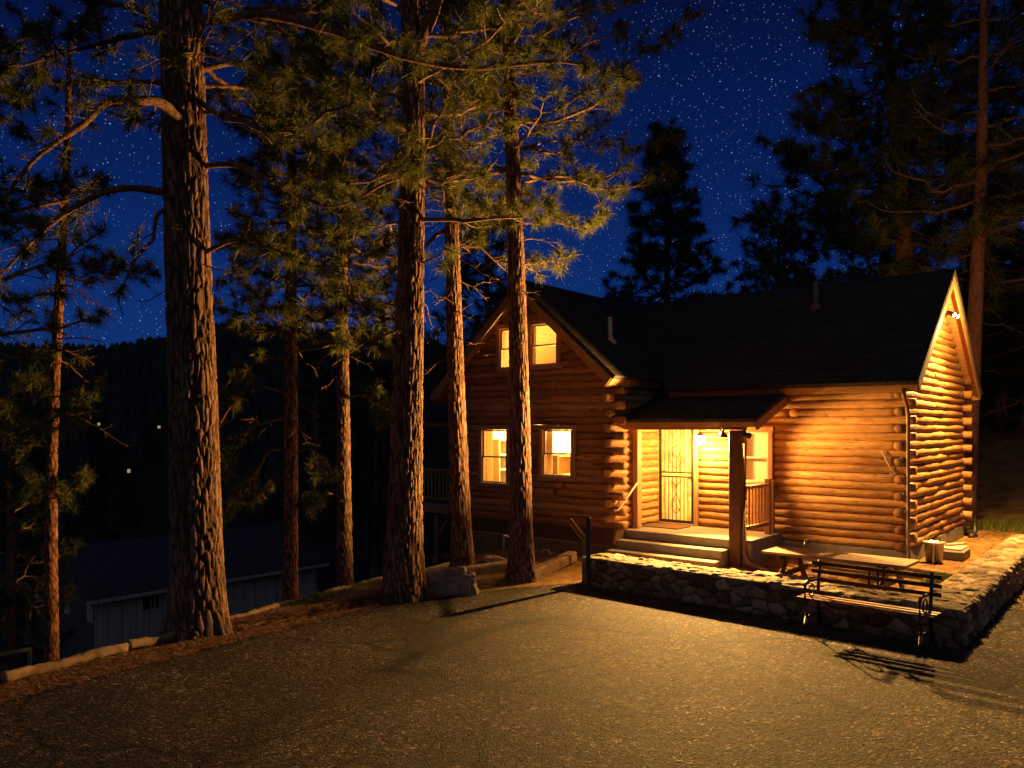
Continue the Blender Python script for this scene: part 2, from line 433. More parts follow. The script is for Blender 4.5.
def shingle_material():
    m, t, b = mat('asphalt_shingles', 0.9, 0.15)
    mp = mapping(t, (1, 1, 1))
    br = N(t, 'ShaderNodeTexBrick'); br.offset = 0.5
    for k, v in (('Scale', 1.0), ('Mortar Size', 0.012), ('Brick Width', 0.33), ('Row Height', 0.14), ('Bias', 0.0)): br.inputs[k].default_value = v
    br.inputs['Color1'].default_value = (0.036, 0.030, 0.026, 1); br.inputs['Color2'].default_value = (0.060, 0.050, 0.042, 1); br.inputs['Mortar'].default_value = (0.020, 0.018, 0.016, 1)
    L(t, mp.outputs[0], br.inputs['Vector'])
    n = noise(t, mp.outputs[0], 90, 3); n1 = noise(t, mp.outputs[0], 1.2, 4)
    q = rampn(t, n1.outputs[0], [(0.3, (0.75, 0.75, 0.75)), (0.7, (1.2, 1.2, 1.2))])
    L(t, mul(t, br.outputs[0], q.outputs[0]), b.inputs['Base Color'])
    iv = N(t, 'ShaderNodeMath', operation='SUBTRACT', ins={0: 1.0}); L(t, br.outputs['Fac'], iv.inputs[1])
    p = bump(t, b, iv.outputs[0], 0.8, 0.02); bump(t, b, n.outputs[0], 0.4, 0.006, p)
    return m

def plank_material(name, c0, c1, width=0.12, axis=0, grain=(1, 1, 1), rough=0.6):
    m, t, b = mat(name, rough, 0.3)
    mp = mapping(t, grain)
    n = noise(t, mp.outputs[0], 9, 6, 0.6, 0.5)
    r = rampn(t, n.outputs[0], [(0.3, c0), (0.7, c1)])
    tcn = N(t, 'ShaderNodeTexCoord'); sp = N(t, 'ShaderNodeSeparateXYZ'); L(t, tcn.outputs['Object'], sp.inputs[0])
    dv = N(t, 'ShaderNodeMath', operation='DIVIDE', ins={1: width}); L(t, sp.outputs[axis], dv.inputs[0])
    fr = N(t, 'ShaderNodeMath', operation='FRACT'); L(t, dv.outputs[0], fr.inputs[0])
    gr = rampn(t, fr.outputs[0], [(0.0, (0.15, 0.15, 0.15)), (0.05, (1, 1, 1)), (0.95, (1, 1, 1)), (1.0, (0.15, 0.15, 0.15))])
    L(t, mul(t, r.outputs[0], gr.outputs[0]), b.inputs['Base Color'])
    p = bump(t, b, gr.outputs[0], 0.5, 0.01); bump(t, b, n.outputs[0], 0.2, 0.005, p)
    return m

def emis(name, col, strength):
    m = bpy.data.materials.new(name); m.use_nodes = True
    t = m.node_tree; t.nodes.clear()
    e = N(t, 'ShaderNodeEmission'); e.inputs[0].default_value = (*col, 1); e.inputs[1].default_value = strength
    o = N(t, 'ShaderNodeOutputMaterial'); L(t, e.outputs[0], o.inputs[0]); return m

def glass_material():
    m = bpy.data.materials.new('window_glass'); m.use_nodes = True
    t = m.node_tree; t.nodes.clear()
    tr = N(t, 'ShaderNodeBsdfTransparent'); tr.inputs[0].default_value = (0.96, 0.95, 0.92, 1)
    gl = N(t, 'ShaderNodeBsdfGlossy'); gl.inputs['Roughness'].default_value = 0.03
    mx = N(t, 'ShaderNodeMixShader'); mx.inputs[0].default_value = 0.035
    L(t, tr.outputs[0], mx.inputs[1]); L(t, gl.outputs[0], mx.inputs[2])
    o = N(t, 'ShaderNodeOutputMaterial'); L(t, mx.outputs[0], o.inputs[0]); return m

M = dict(
    log=log_material(), bark=bark_material(), bark_red=bark_material('orange_pine_bark', (0.05, 0.02, 0.01), (0.24, 0.105, 0.05), (0.36, 0.18, 0.10)),
    twig=simple('twig_bark', (0.10, 0.06, 0.04), (0.24, 0.15, 0.10), 20, 0.9, 0.1, 0.3),
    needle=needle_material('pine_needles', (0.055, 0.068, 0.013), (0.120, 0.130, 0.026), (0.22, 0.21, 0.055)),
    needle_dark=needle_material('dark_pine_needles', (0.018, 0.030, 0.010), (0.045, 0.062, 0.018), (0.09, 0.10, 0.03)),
    stone=stone_material(), asphalt=asphalt_material(), dirt=dirt_material(), shingle=shingle_material(),
    soffit=plank_material('soffit_boards', (0.34, 0.17, 0.065), (0.46, 0.25, 0.10), 0.14, 1, (1.5, 9, 9)),
    fascia=simple('fascia_wood', (0.22, 0.115, 0.05), (0.34, 0.185, 0.085), 5, 0.6, 0.3, 0.15, 0, (1, 1, 6)),
    trim=simple('trim_wood', (0.30, 0.16, 0.07), (0.42, 0.24, 0.11), 6, 0.6, 0.3, 0.15, 0, (3, 3, 1)),
    darkwood=simple('dark_stained_wood', (0.055, 0.027, 0.013), (0.105, 0.052, 0.024), 7, 0.6, 0.35, 0.2, 0, (3, 3, 1)),
    deckwood=simple('deck_wood', (0.20, 0.10, 0.05), (0.33, 0.18, 0.09), 8, 0.7, 0.25, 0.2),
    concrete=simple('concrete', (0.17, 0.15, 0.115), (0.27, 0.24, 0.19), 6, 0.9, 0.15, 0.2),
    foundation=simple('painted_foundation', (0.12, 0.095, 0.05), (0.18, 0.14, 0.075), 4, 0.9, 0.15, 0.2),
    black=simple('black_iron', (0.012, 0.011, 0.010), (0.028, 0.025, 0.022), 20, 0.45, 0.5, 0.1),
    iron=simple('bronze_iron', (0.035, 0.022, 0.012), (0.06, 0.038, 0.02), 20, 0.45, 0.5, 0.1),
    white=simple('white_vinyl', (0.55, 0.46, 0.34), (0.66, 0.56, 0.42), 5, 0.45, 0.4, 0.0),
    galv=simple('galvanised_metal', (0.42, 0.41, 0.38), (0.58, 0.56, 0.52), 9, 0.4, 0.5, 0.05, 0.6),
    gutter=simple('brown_gutter_metal', (0.16, 0.09, 0.05), (0.22, 0.13, 0.075), 7, 0.45, 0.5, 0.05),
    cream=simple('cream_wall', (0.62, 0.52, 0.36), (0.70, 0.60, 0.43), 3, 0.8, 0.2, 0.05),
    blind=simple('window_blind', (0.72, 0.66, 0.52), (0.78, 0.72, 0.58), 2, 0.8, 0.2, 0.0),
    doorwood=simple('varnished_door_wood', (0.42, 0.26, 0.10), (0.56, 0.37, 0.16), 5, 0.3, 0.5, 0.1, 0, (4, 4, 1)),
    tabletop=simple('weathered_table_wood', (0.26, 0.15, 0.075), (0.40, 0.25, 0.14), 8, 0.65, 0.3, 0.2),
    benchwood=simple('bench_slat_wood', (0.16, 0.065, 0.03), (0.26, 0.115, 0.055), 8, 0.55, 0.35, 0.15),
    timber=simple('weathered_timber', (0.15, 0.095, 0.05), (0.36, 0.25, 0.14), 7, 0.9, 0.1, 0.5),
    rock=simple('boulder_rock', (0.14, 0.095, 0.06), (0.30, 0.22, 0.15), 5, 0.9, 0.15, 0.7),
    mat_=simple('coir_mat', (0.10, 0.06, 0.03), (0.17, 0.10, 0.055), 60, 0.95, 0.05, 0.6),
    bluewall=plank_material('grey_blue_boards', (0.52, 0.46, 0.38), (0.62, 0.55, 0.46), 0.6, 1, (1, 1, 1), 0.8),
    blueroof=simple('metal_roof', (0.055, 0.048, 0.042), (0.08, 0.07, 0.06), 3, 0.6, 0.4, 0.05),
    terrain=simple('forest_floor', (0.022, 0.024, 0.016), (0.055, 0.050, 0.032), 0.6, 1.0, 0.05, 0.5),
    hill=simple('forested_hill', (0.030, 0.036, 0.034), (0.050, 0.058, 0.050), 0.05, 1.0, 0.0, 0.0),
    grass=needle_material('green_grass', (0.04, 0.065, 0.010), (0.09, 0.12, 0.02), (0.20, 0.20, 0.05)),
    litter=needle_material('dry_needles', (0.08, 0.035, 0.014), (0.28, 0.14, 0.05), (0.55, 0.34, 0.15)),
    bulb=emis('lamp_bulb', (1.0, 0.72, 0.32), 40), globe=emis('lit_globe', (1.0, 0.70, 0.28), 4.0),
    farlight=emis('far_window_glow', (1.0, 0.72, 0.40), 0.35), glass=glass_material(),
)

def curtain_material():
    m, t, b = mat('sheer_curtain', 0.8, 0.1)
    b.inputs['Base Color'].default_value = (0.78, 0.66, 0.46, 1)
    tr = N(t, 'ShaderNodeBsdfTranslucent'); tr.inputs[0].default_value = (0.85, 0.70, 0.46, 1)
    mx = N(t, 'ShaderNodeMixShader'); mx.inputs[0].default_value = 0.6
    L(t, b.outputs[0], mx.inputs[1]); L(t, tr.outputs[0], mx.inputs[2]); L(t, mx.outputs[0], t.nodes['Material Output'].inputs[0])
    return m
M['curtain'] = curtain_material()
def door_glass():
    m, t, b = mat('frosted_door_glass', 0.35, 0.4)
    n = noise(t, mapping(t, (3, 3, 1.2)).outputs[0], 2.2, 4, 0.5, 1.0)
    r = rampn(t, n.outputs[0], [(0.36, (0.50, 0.27, 0.08)), (0.52, (0.74, 0.55, 0.22))])
    L(t, r.outputs[0], b.inputs['Base Color'])
    tr = N(t, 'ShaderNodeBsdfTranslucent'); L(t, r.outputs[0], tr.inputs[0])
    mx = N(t, 'ShaderNodeMixShader'); mx.inputs[0].default_value = 0.55
    L(t, b.outputs[0], mx.inputs[1]); L(t, tr.outputs[0], mx.inputs[2]); L(t, mx.outputs[0], t.nodes['Material Output'].inputs[0])
    return m
M['doorglass'] = door_glass()
# ------------------------------------------------------------------ ground
rng = np.random.default_rng(7)
ASPH = np.array([(-40, -30), (-12.0, -2.5), (-8.6, 3.2), (-5.55, 8.45), (-3.96, 10.0), (-3.0, 10.95), (-2.05, 12.0), (-1.28, 12.55), (-0.35, 13.2), (1.05, 13.78),
                 (1.21, 13.80), (5.46, 9.74), (12.5, 18.1), (30, 22), (60, 0), (60, -30)], float)
def sdist(P, poly):
    """signed distance to polygon, positive inside"""
    x, y = P[..., 0], P[..., 1]
    d = np.full(x.shape, 1e9); ins = np.zeros(x.shape, bool)
    n = len(poly)
    for i in range(n):
        a = poly[i]; b = poly[(i + 1) % n]
        e = b - a; w0 = x - a[0]; w1 = y - a[1]
        tt = np.clip((w0 * e[0] + w1 * e[1]) / (e @ e), 0, 1)
        d = np.minimum(d, np.hypot(w0 - e[0] * tt, w1 - e[1] * tt))
        c = ((a[1] > y) != (b[1] > y)) & (x < (b[0] - a[0]) * (y - a[1]) / (b[1] - a[1] + 1e-12) + a[0])
        ins ^= c
    return np.where(ins, d, -d)
EP = np.array((-5.35, 8.3)); EDIR = np.array((0.498, 0.867)); EN = np.array((-0.867, 0.498))
def edge_d(x, y): return (x - EP[0]) * EN[0] + (y - EP[1]) * EN[1]
def sst(a, b, x):
    t = np.clip((x - a) / (b - a), 0, 1); return t * t * (3 - 2 * t)
def ground_z(x, y):
    x = np.asarray(x, float); y = np.asarray(y, float)
    d = edge_d(x, y)
    lx = (x - HO[0]) * ES[0] + (y - HO[1]) * ES[1]; ly = (x - HO[0]) * ER[0] + (y - HO[1]) * ER[1]
    z = 0.07 + 0.15 * sst(-3.2, -0.6, ly) * sst(-0.6, 0.2, lx)
    z = z + 0.20 * np.maximum(ly - 9.0, 0) * sst(0, 30, lx + ly)                       # hillside behind the cabin
    dd = np.maximum(d, 0)
    z = z - 0.30 * np.minimum(dd, 24.0) - 0.06 * np.clip(dd - 24, 0, 60)
    return z
def fbm(x, y, s):
    return (np.sin(x * s + 1.3 * np.sin(y * s * 0.7 + 2)) + np.sin(y * s * 1.17 + 1.7 * np.sin(x * s * 0.8)) + 0.5 * np.sin((x + y) * s * 2.3 + np.sin(x * s * 3.1)) + 0.5 * np.sin((x - y) * s * 2.9)) / 3

LEFT_EDGE = np.array([(-8.6, 3.2), (-5.55, 8.45), (-3.96, 10.0), (-3.0, 10.95), (-2.05, 12.0), (-1.55, 12.35)])
def pl_dist(x, y, pl):
    d = np.full(np.shape(x), 1e9)
    for a, b in zip(pl[:-1], pl[1:]):
        e = b - a; t = np.clip(((x - a[0]) * e[0] + (y - a[1]) * e[1]) / (e @ e), 0, 1)
        d = np.minimum(d, np.hypot(x - a[0] - e[0] * t, y - a[1] - e[1] * t))
    return d
def dig(x, y, z, sd, sdw):
    z = np.where(sdw > -0.45, np.minimum(z, np.maximum(-0.10, -0.2 * sdw)), z)
    dl = pl_dist(x, y, LEFT_EDGE) + 0.05 * fbm(x, y, 2.9)
    return np.where(sd < 0.1, z - 0.17 * (1 - sst(0.10, 0.34, dl)), z)  # added trench along the left edge, dug to hold a band of shade
gx = np.arange(-13, 22.01, 0.11); gy = np.arange(2, 34.01, 0.11)
X, Y = np.meshgrid(gx, gy, indexing='ij')
P2 = np.stack((X, Y), -1)
sd = sdist(P2, ASPH)
Z = ground_z(X, Y) + 0.018 * fbm(X, Y, 2.1) + 0.010 * fbm(Y, X, 6.3)
sdw = sd + 0.07 * fbm(X, Y, 3.7)
Z = dig(X, Y, Z, sd, sdw)
mb = MB(); grid(mb, np.stack((X, Y, Z), -1))
tag(mb.build('dirt_ground', M['dirt'], smooth=True), kind='structure')

# asphalt: one flat sheet
mb = MB()
c = np.array((1.0, 2.0))
pv = np.column_stack((ASPH, np.zeros(len(ASPH)))); pv = pv[:, :3]
import bmesh
bm = bmesh.new(); bm.faces.new([bm.verts.new((p[0], p[1], 0.0)) for p in ASPH]); ef = bmesh.ops.extrude_face_region(bm, geom=bm.faces[:]); bmesh.ops.translate(bm, verts=[g for g in ef['geom'] if isinstance(g, bmesh.types.BMVert)], vec=(0, 0, -0.25)); bmesh.ops.recalc_face_normals(bm, faces=bm.faces[:]); bmesh.ops.triangulate(bm, faces=bm.faces[:])
me = bpy.data.meshes.new('driveway'); bm.to_mesh(me); bm.free(); me.materials.append(M['asphalt'])
drv = bpy.data.objects.new('driveway', me); COL.objects.link(drv); tag(drv, kind='structure')

# wide terrain and the far hill
def sinhs(a, n): 
    t = np.linspace(-1, 1, n); return a * np.sinh(5 * t) / math.sinh(5)
tx = sinhs(900, 150); ty = sinhs(900, 150) + 15
X, Y = np.meshgrid(tx, ty, indexing='ij')
Z = ground_z(X, Y) - 0.35
Z = np.where((X > -13) & (X < 22) & (Y > 2) & (Y < 34), Z - 0.3, Z)
Z = np.minimum(Z, 60)
R = np.hypot(X, Y)
az = np.degrees(np.arctan2(X, Y))
elev = 0.070 + 0.036 * sst(-31, -17, az) - 0.035 * sst(-13, 3, az) + 0.003 * np.sin(az * 0.55) + 0.0015 * np.sin(az * 1.7)
hz = CAMH + elev * 420 * sst(120, 420, R) - 10 * (1 - sst(100, 300, R))
Z = np.where((R > 110) & (edge_d(X, Y) > 0), np.maximum(hz, Z - 20) * sst(110, 160, R) + Z * (1 - sst(110, 160, R)), Z)
mb = MB(); grid(mb, np.stack((X, Y, Z), -1))
tag(mb.build('terrain', M['terrain'], smooth=True), kind='structure')
def terr_z(x, y):
    i = np.clip(np.searchsorted(tx, x) - 1, 0, len(tx) - 2); j = np.clip(np.searchsorted(ty, y) - 1, 0, len(ty) - 2)
    fx = (x - tx[i]) / (tx[i + 1] - tx[i]); fy = (y - ty[j]) / (ty[j + 1] - ty[j])
    return Z[i, j] * (1 - fx) * (1 - fy) + Z[i + 1, j] * fx * (1 - fy) + Z[i, j + 1] * (1 - fx) * fy + Z[i + 1, j + 1] * fx * fy
FARH = []
for (px, py) in [(98, 424), (150, 426), (159, 427), (108, 468), (117, 469), (130, 471)]:
    for Yd in np.arange(60, 420, 1.5):
        p = at(px, py, Yd)
        if terr_z(p[0], p[1]) > p[2] - 1.3: break
    FARH.append(p)
# far-off woods on the hill: one mass
mb = MB()
nf = 9000
aa = np.radians(rng.uniform(-42, 8, nf)); rr = rng.uniform(120, 440, nf)
hx = rr * np.sin(aa); hy = rr * np.cos(aa)
for x, y in zip(hx, hy):
    z = terr_z(x, y); h = rng.uniform(3.0, 6.5); r = h * rng.uniform(0.20, 0.30)
    if any(abs(x / y - f[0] / f[1]) < 0.012 and f[1] - 70 < y < f[1] + 3 for f in FARH): continue
    a = np.linspace(0, 2 * PI, 6, endpoint=False) + rng.uniform(0, 6)
    V = [(x + r * math.cos(q), y + r * math.sin(q), z) for q in a] + [(x + 0.6 * r * math.cos(q), y + 0.6 * r * math.sin(q), z + h * 0.6) for q in a] + [(x, y, z + h)]
    mb.add(V, [(6 + k, 6 + (k + 1) % 6, 12) for k in range(6)], [(k, (k + 1) % 6, 6 + (k + 1) % 6, 6 + k) for k in range(6)])
tag(mb.build('hillside_forest', M['hill']), 'dark forest covering the distant hillside', 'forest', kind='stuff')

# ------------------------------------------------------------------ the log cabin
CAB = thing('log_cabin', 'two gabled log cabin with dark roof and lit windows', 'cabin', HO, -TH)
CH = 0.150
def log_wall(mb, axis, c, a0, a1, z0, ztop, openings=(), over0=0.28, over1=0.28, parity=0, seed=0, r0=0.083, zmax=7, split=0.6):
    rg = np.random.default_rng(seed)
    k = 0
    while True:
        z = z0 + (k + 0.5) * CH
        if z > zmax: break
        ps = (k + parity) % 2 == 0
        s0 = a0 - (over0 if ps else -0.06) if over0 is not None else a0
        s1 = a1 + (over1 if ps else -0.06) if over1 is not None else a1
        ss = np.linspace(s0, s1, 400)
        ok = np.array([ztop(q) for q in ss]) >= z - 0.05
        for (o0, o1, q0, q1) in openings:
            if q0 - 0.05 < z < q1 + 0.05: ok &= ~((ss > o0) & (ss < o1))
        runs = []; st = None
        for i, f in enumerate(ok):
            if f and st is None: st = i
            if st is not None and (not f or i == len(ok) - 1):
                if ss[i] - ss[st] > 0.12: runs.append((ss[st], ss[i]))
                st = None
        pieces = []
        for (p, q) in runs:
            if q - p > 2.0 and rg.random() < split:
                m = p + (q - p) * rg.uniform(0.35, 0.65); pieces += [(p, m - 0.004), (m + 0.004, q)]
            else: pieces.append((p, q))
        for (p, q) in pieces:
            n = max(5, int((q - p) / 0.13)); t_ = np.linspace(p, q, n)
            ph = rg.uniform(0, 100)
            r = r0 * rg.uniform(0.95, 1.06) * (1 + 0.05 * np.sin(t_ * 2.1 + ph) + 0.11 * np.array([mnoise.noise((v * 3.1, ph, 0)) for v in t_]))
            wob = np.array([mnoise.noise((v * 1.3, ph, 9.0)) for v in t_]) * 0.024; woz = np.array([mnoise.noise((v * 1.1, ph, 5.0)) for v in t_]) * 0.012
            pts = np.zeros((n, 3))
            if axis == 'x': pts[:, 0] = t_; pts[:, 1] = c + wob
            else: pts[:, 1] = t_; pts[:, 0] = c + wob
            pts[:, 2] = z + woz
            sides = 14
            ang = np.linspace(0, 1, sides, endpoint=False)
            R2 = r[:, None] * (1 + 0.06 * np.array([[mnoise.noise((v * 4.0, math.cos(6.28 * w) * 1.5 + ph, math.sin(6.28 * w) * 1.5)) for w in ang] for v in t_]))
            D = np.zeros((n * sides, 3)); D[:, 0] = rg.uniform(0.05, 0.95); D[:, 1] = np.repeat(t_, sides) + ph; D[:, 2] = np.tile(ang * 0.6, n)
            tube(mb, pts, R2, sides, True, D)
        k += 1

RZ = 5.86
MS, WS, WX = 0.784, 0.88, -2.59
main_under = lambda y: RZ - MS * abs(y - 2.5) - 0.19
wing_under = lambda x: RZ - WS * abs(x - WX) - 0.19
XR, XL, XC = 4.42, -4.69, -0.487
YF, YB = -1.83, 5.0

# window openings: (wall, centre x, z0, z1, width)
WIN = [('downstairs window with a bright hanging lamp behind', -1.79, 1.68, 2.64, 0.74), ('', -3.52, 1.48, 2.64, 0.72),
       ('', -2.13, 4.03, 4.88, 0.68), ('', -3.01, 4.01, 4.86, 0.68)]
facade_open = [(w[1] - w[4] / 2 - 0.02, w[1] + w[4] / 2 + 0.02, w[2], w[3]) for w in WIN]
PW = (1.70, 1.62, 2.60, 0.62)
mb = MB()
log_wall(mb, 'x', 0.0, XC, XR, 0.50, lambda x: main_under(0.0), [(-0.48, 0.50, 0.0, 2.72), (PW[0] - 0.33, PW[0] + 0.33, PW[1], PW[2])], None, 0.22, 1, 1, split=0.12)
w_front = mb.build('log_wall', M['log'], CAB, True)
mb = MB(); log_wall(mb, 'y', XR, 0.0, YB, 0.50, main_under, (), 0.26, 0.26, 0, 2, split=0.45)
mb.build('log_wall', M['log'], CAB, True)
mb = MB(); log_wall(mb, 'x', YF, XL, XC, 0.65, wing_under, facade_open, 0.28, 0.28, 0, 3, split=0.15)
mb.build('log_wall', M['log'], CAB, True)
mb = MB(); log_wall(mb, 'y', XC, YF, 0.0, 0.65, lambda y: 3.72, (), 0.28, None, 1, 4, split=0)
mb.build('log_wall', M['log'], CAB, True)
mb = MB(); log_wall(mb, 'y', XL, YF, YB, 0.65, lambda y: 3.72, (), 0.28, 0.28, 1, 5)
mb.build('log_wall', M['log'], CAB, True)
mb = MB(); log_wall(mb, 'x', YB, XL, XR, 0.50, lambda x: main_under(5.0), (), 0.28, 0.24, 1, 6)
mb.build('log_wall', M['log'], CAB, True)
# foundation and skirt boards
mb = MB()
bx(mb, XC, XR + 0.04, -0.07, 0.25, -0.6, 0.495); bx(mb, XR - 0.25, XR + 0.07, 0.252, YB + 0.07, -0.6, 0.495)
mb.build('foundation', M['concrete'], CAB)
mb = MB()
bx(mb, XL - 0.06, XC + 0.05, YF - 0.06, YF + 0.2, -3.0, 0.33); bx(mb, XL - 0.06, XL + 0.2, YF + 0.202, YB, -4.0, 0.63)
bx(mb, XC - 0.2, XC + 0.05, YF + 0.202, -0.07, -0.6, 0.33)
mb.build('basement_wall', M['foundation'], CAB)
mb = MB()
bx(mb, XL - 0.10, XC + 0.09, YF - 0.10, YF - 0.063, 0.335, 0.655); bx(mb, XC + 0.053, XC + 0.09, YF - 0.062, -0.10, 0.335, 0.655)
bx(mb, XL - 0.10, XL - 0.063, YF - 0.062, YB, 0.335, 0.655)
mb.build('skirt_board', M['darkwood'], CAB)

def window(cx, yp, z0, z1, w, inward=True, lab=None, blind=False):
    """double-hung window in a wall along local x at y=yp; outside is -y"""
    mb = MB(); x0, x1 = cx - w / 2, cx + w / 2
    tw = 0.095; ya, yb = yp - 0.135, yp + 0.06
    bx(mb, x0 - tw, x0, ya, yb, z0 - 0.02, z1 + 0.002); bx(mb, x1, x1 + tw, ya, yb, z0 - 0.02, z1 + 0.002)
    bx(mb, x0 - tw - 0.02, x1 + tw + 0.02, ya - 0.012, yb, z1 + 0.003, z1 + tw + 0.01); bx(mb, x0 - tw - 0.02, x1 + tw + 0.02, ya - 0.03, yb, z0 - tw - 0.01, z0 - 0.021)
    f = mb.build('window', M['trim'], CAB)
    if lab: f['label'] = lab
    mb = MB(); s = 0.035; zm = z0 + (z1 - z0) * 0.48; yy = yp - 0.10
    for (za, zb, yo) in ((z0 - 0.018, zm + 0.018, 0.0), (zm - 0.017, z1, 0.032)):
        bx(mb, x0 + 0.003, x0 + s, yy + yo, yy + yo + 0.03, za, zb, 0.003); bx(mb, x1 - s, x1 - 0.003, yy + yo, yy + yo + 0.03, za, zb, 0.003)
        bx(mb, x0 + s + .001, x1 - s - .001, yy + yo + .001, yy + yo + 0.029, za, za + s, 0.003); bx(mb, x0 + s + .001, x1 - s - .001, yy + yo + .001, yy + yo + 0.029, zb - s, zb, 0.003)
    mb.build('sash', M['white'], f)
    mb = MB()
    for (za, zb, yo) in ((z0, zm, 0.014), (zm, z1, 0.046)):
        mb.add([(x0, yy + yo, za), (x1, yy + yo, za), (x1, yy + yo, zb), (x0, yy + yo, zb)], None, [(0, 1, 2, 3)])
    mb.build('pane', M['glass'], f)
    if blind:
        mb = MB(); nsl = 34
        for i in range(nsl):
            zz = z0 + 0.02 + (z1 - z0 - 0.03) * (i + 0.5) / nsl
            cbox(mb, (cx, yp + 0.0, zz), (w - 0.02, 0.006, (z1 - z0) / nsl + 0.004), None, 0.001)
        mb.build('blind', M['blind'], f)
    return f
for (lb, cx, z0, z1, w) in WIN: window(cx, YF, z0, z1, w)
window(PW[0], 0.0, PW[1], PW[2], PW[3], blind=True)
# interior of the wing: floors, partition, ceiling, seen through the panes
mb = MB()
bx(mb, XL + 0.10, XC - 0.10, YF + 0.21, 3.0, 0.55, 0.65); bx(mb, XL + 0.10, XC - 0.10, YF + 0.10, 3.0, 3.05, 3.20)
mb.build('floor', M['soffit'], CAB)
mb = MB()
bx(mb, XL + 0.145, XC - 0.145, 1.4, 1.48, 0.66, 3.04)
for yy_ in (1.0, 1.08):
    mb.add([(WX - 1.95, yy_, 3.21), (WX + 1.95, yy_, 3.21), (WX + 1.95, yy_, 3.90), (WX, yy_, 5.60), (WX - 1.95, yy_, 3.90)], [(0, 1, 2), (0, 2, 3), (0, 3, 4)])
bx(mb, -2.70, -2.62, YF + 0.12, 0.2, 0.66, 3.04)
bx(mb, XC - 0.14, XC - 0.105, YF + 0.12, 1.39, 0.66, 3.04); bx(mb, XL + 0.105, XL + 0.14, YF + 0.12, 1.39, 0.66, 3.04)
mb.build('partition', M['cream'], CAB)
mb = MB()
bx(mb, XC + 0.11, XR - 0.11, 2.6, 2.7, 0.5, 3.4); bx(mb, XC + 0.11, XR - 0.11, 0.11, 2.6, 0.5, 0.6); bx(mb, XC + 0.11, XR - 0.11, 0.11, 2.6, 3.1, 3.2)
mb.build('partition', M['cream'], CAB)
# small basement window
mb = MB()
bx(mb, -3.28, -2.88, YF - 0.10, YF - 0.06, -0.12, -0.08); bx(mb, -3.28, -2.88, YF - 0.10, YF - 0.06, 0.27, 0.31)
bx(mb, -3.28, -3.24, YF - 0.10, YF - 0.06, -0.078, 0.268); bx(mb, -2.92, -2.88, YF - 0.10, YF - 0.06, -0.078, 0.268)
bw = mb.build('window', M['white'], CAB); bw['label'] = 'small basement window with white frame'
mb = MB(); mb.add([(-3.24, YF - 0.075, -0.08), (-2.92, YF - 0.075, -0.08), (-2.92, YF - 0.075, 0.27), (-3.24, YF - 0.075, 0.27)], None, [(0, 1, 2, 3)]); mb.build('pane', M['glass'], bw)

# roofs: each slope has its own frame: X along the ridge, Y down the slope, Z outward
def slope(name, p0, rdir, ddir, sl, Lr, Sh, parent, th=0.09, sof=True, eave_fascia=True, rake0=True, rake1=True, fd=0.16, skew=0.0):
    rdir = np.asarray(rdir, float); dd = np.asarray(ddir, float) - np.array((0, 0, sl)); q = np.linalg.norm(dd); dd /= q; S = Sh * q
    n = np.cross(rdir, dd)
    if n[2] < 0:
        n = -n
    Mx = Matrix(((rdir[0], dd[0], n[0], p0[0]), (rdir[1], dd[1], n[1], p0[1]), (rdir[2], dd[2], n[2], p0[2]), (0, 0, 0, 1)))
    mb = MB(); bx(mb, -0.03, Lr + 0.03, 0, S + 0.03, -th, 0, 0.008)
    def sk(m_):
        for V_ in m_.V:
            V_[:, 0] += np.where(V_[:, 0] < Lr * 0.5, skew * V_[:, 1] / S, 0.0)
    sk(mb)
    o = mb.build(name, M['shingle'], parent, matrix=Mx)
    if sof:
        mb = MB(); bx(mb, 0, Lr, 0.02, S - 0.02, -th - 0.05, -th - 0.003, 0.002); sk(mb); mb.build('soffit', M['soffit'], o)
    mb = MB()
    if eave_fascia: bx(mb, 0, Lr, S - 0.018, S + 0.012, -th - fd, -th - 0.002)
    if rake0: bx(mb, -0.014, 0.02, 0.01, S - 0.019, -th - 0.17, -th - 0.002)
    if rake1: bx(mb, Lr - 0.02, Lr + 0.014, 0.01, S - 0.019, -th - 0.17, -th - 0.002)
    sk(mb)
    if mb.n: mb.build('fascia', M['fascia'], o)
    return o
OV = 0.34
slope('roof_slope', (WX - 0.05, 2.5, RZ), (1, 0, 0), (0, -1, 0), MS, XR + OV - WX + 0.05, 3.0, CAB, rake0=False, skew=2.62)
slope('roof_slope', (XL - 0.3, 2.5, RZ), (1, 0, 0), (0, 1, 0), MS, XR + OV - XL + 0.3, 3.0, CAB, rake0=False)
slope('roof_slope', (WX, YF - 0.45, RZ + 0.002), (0, 1, 0), (1, 0, 0), WS, 2.5 - YF + 0.45, 2.45, CAB, rake1=False)
slope('roof_slope', (WX, YF - 0.45, RZ + 0.002), (0, 1, 0), (-1, 0, 0), WS, 2.5 - YF + 0.45, 2.70, CAB, rake1=False)
# porch roof
slope('porch_roof', (XC + 0.10, -0.10, 2.86 + 0.34 * 1.65), (1, 0, 0), (0, -1, 0), 0.34, 2.42 - XC - 0.10, 1.65, CAB, th=0.07, rake0=False, fd=0.10)
# porch beam, posts
mb = MB(); bx(mb, XC + 0.12, 2.14, -1.54, -1.40, 2.645, 2.74); mb.build('porch_beam', M['fascia'], CAB)
mb = MB(); bx(mb, 1.86, 2.09, -1.60, -1.37, 0.05, 2.64, 0.012); mb.build('porch_post', M['darkwood'], CAB)
mb = MB(); bx(mb, XC + 0.10, XC + 0.22, -1.24, -1.06, 0.635, 2.70, 0.01); mb.build('porch_post', M['trim'], CAB)
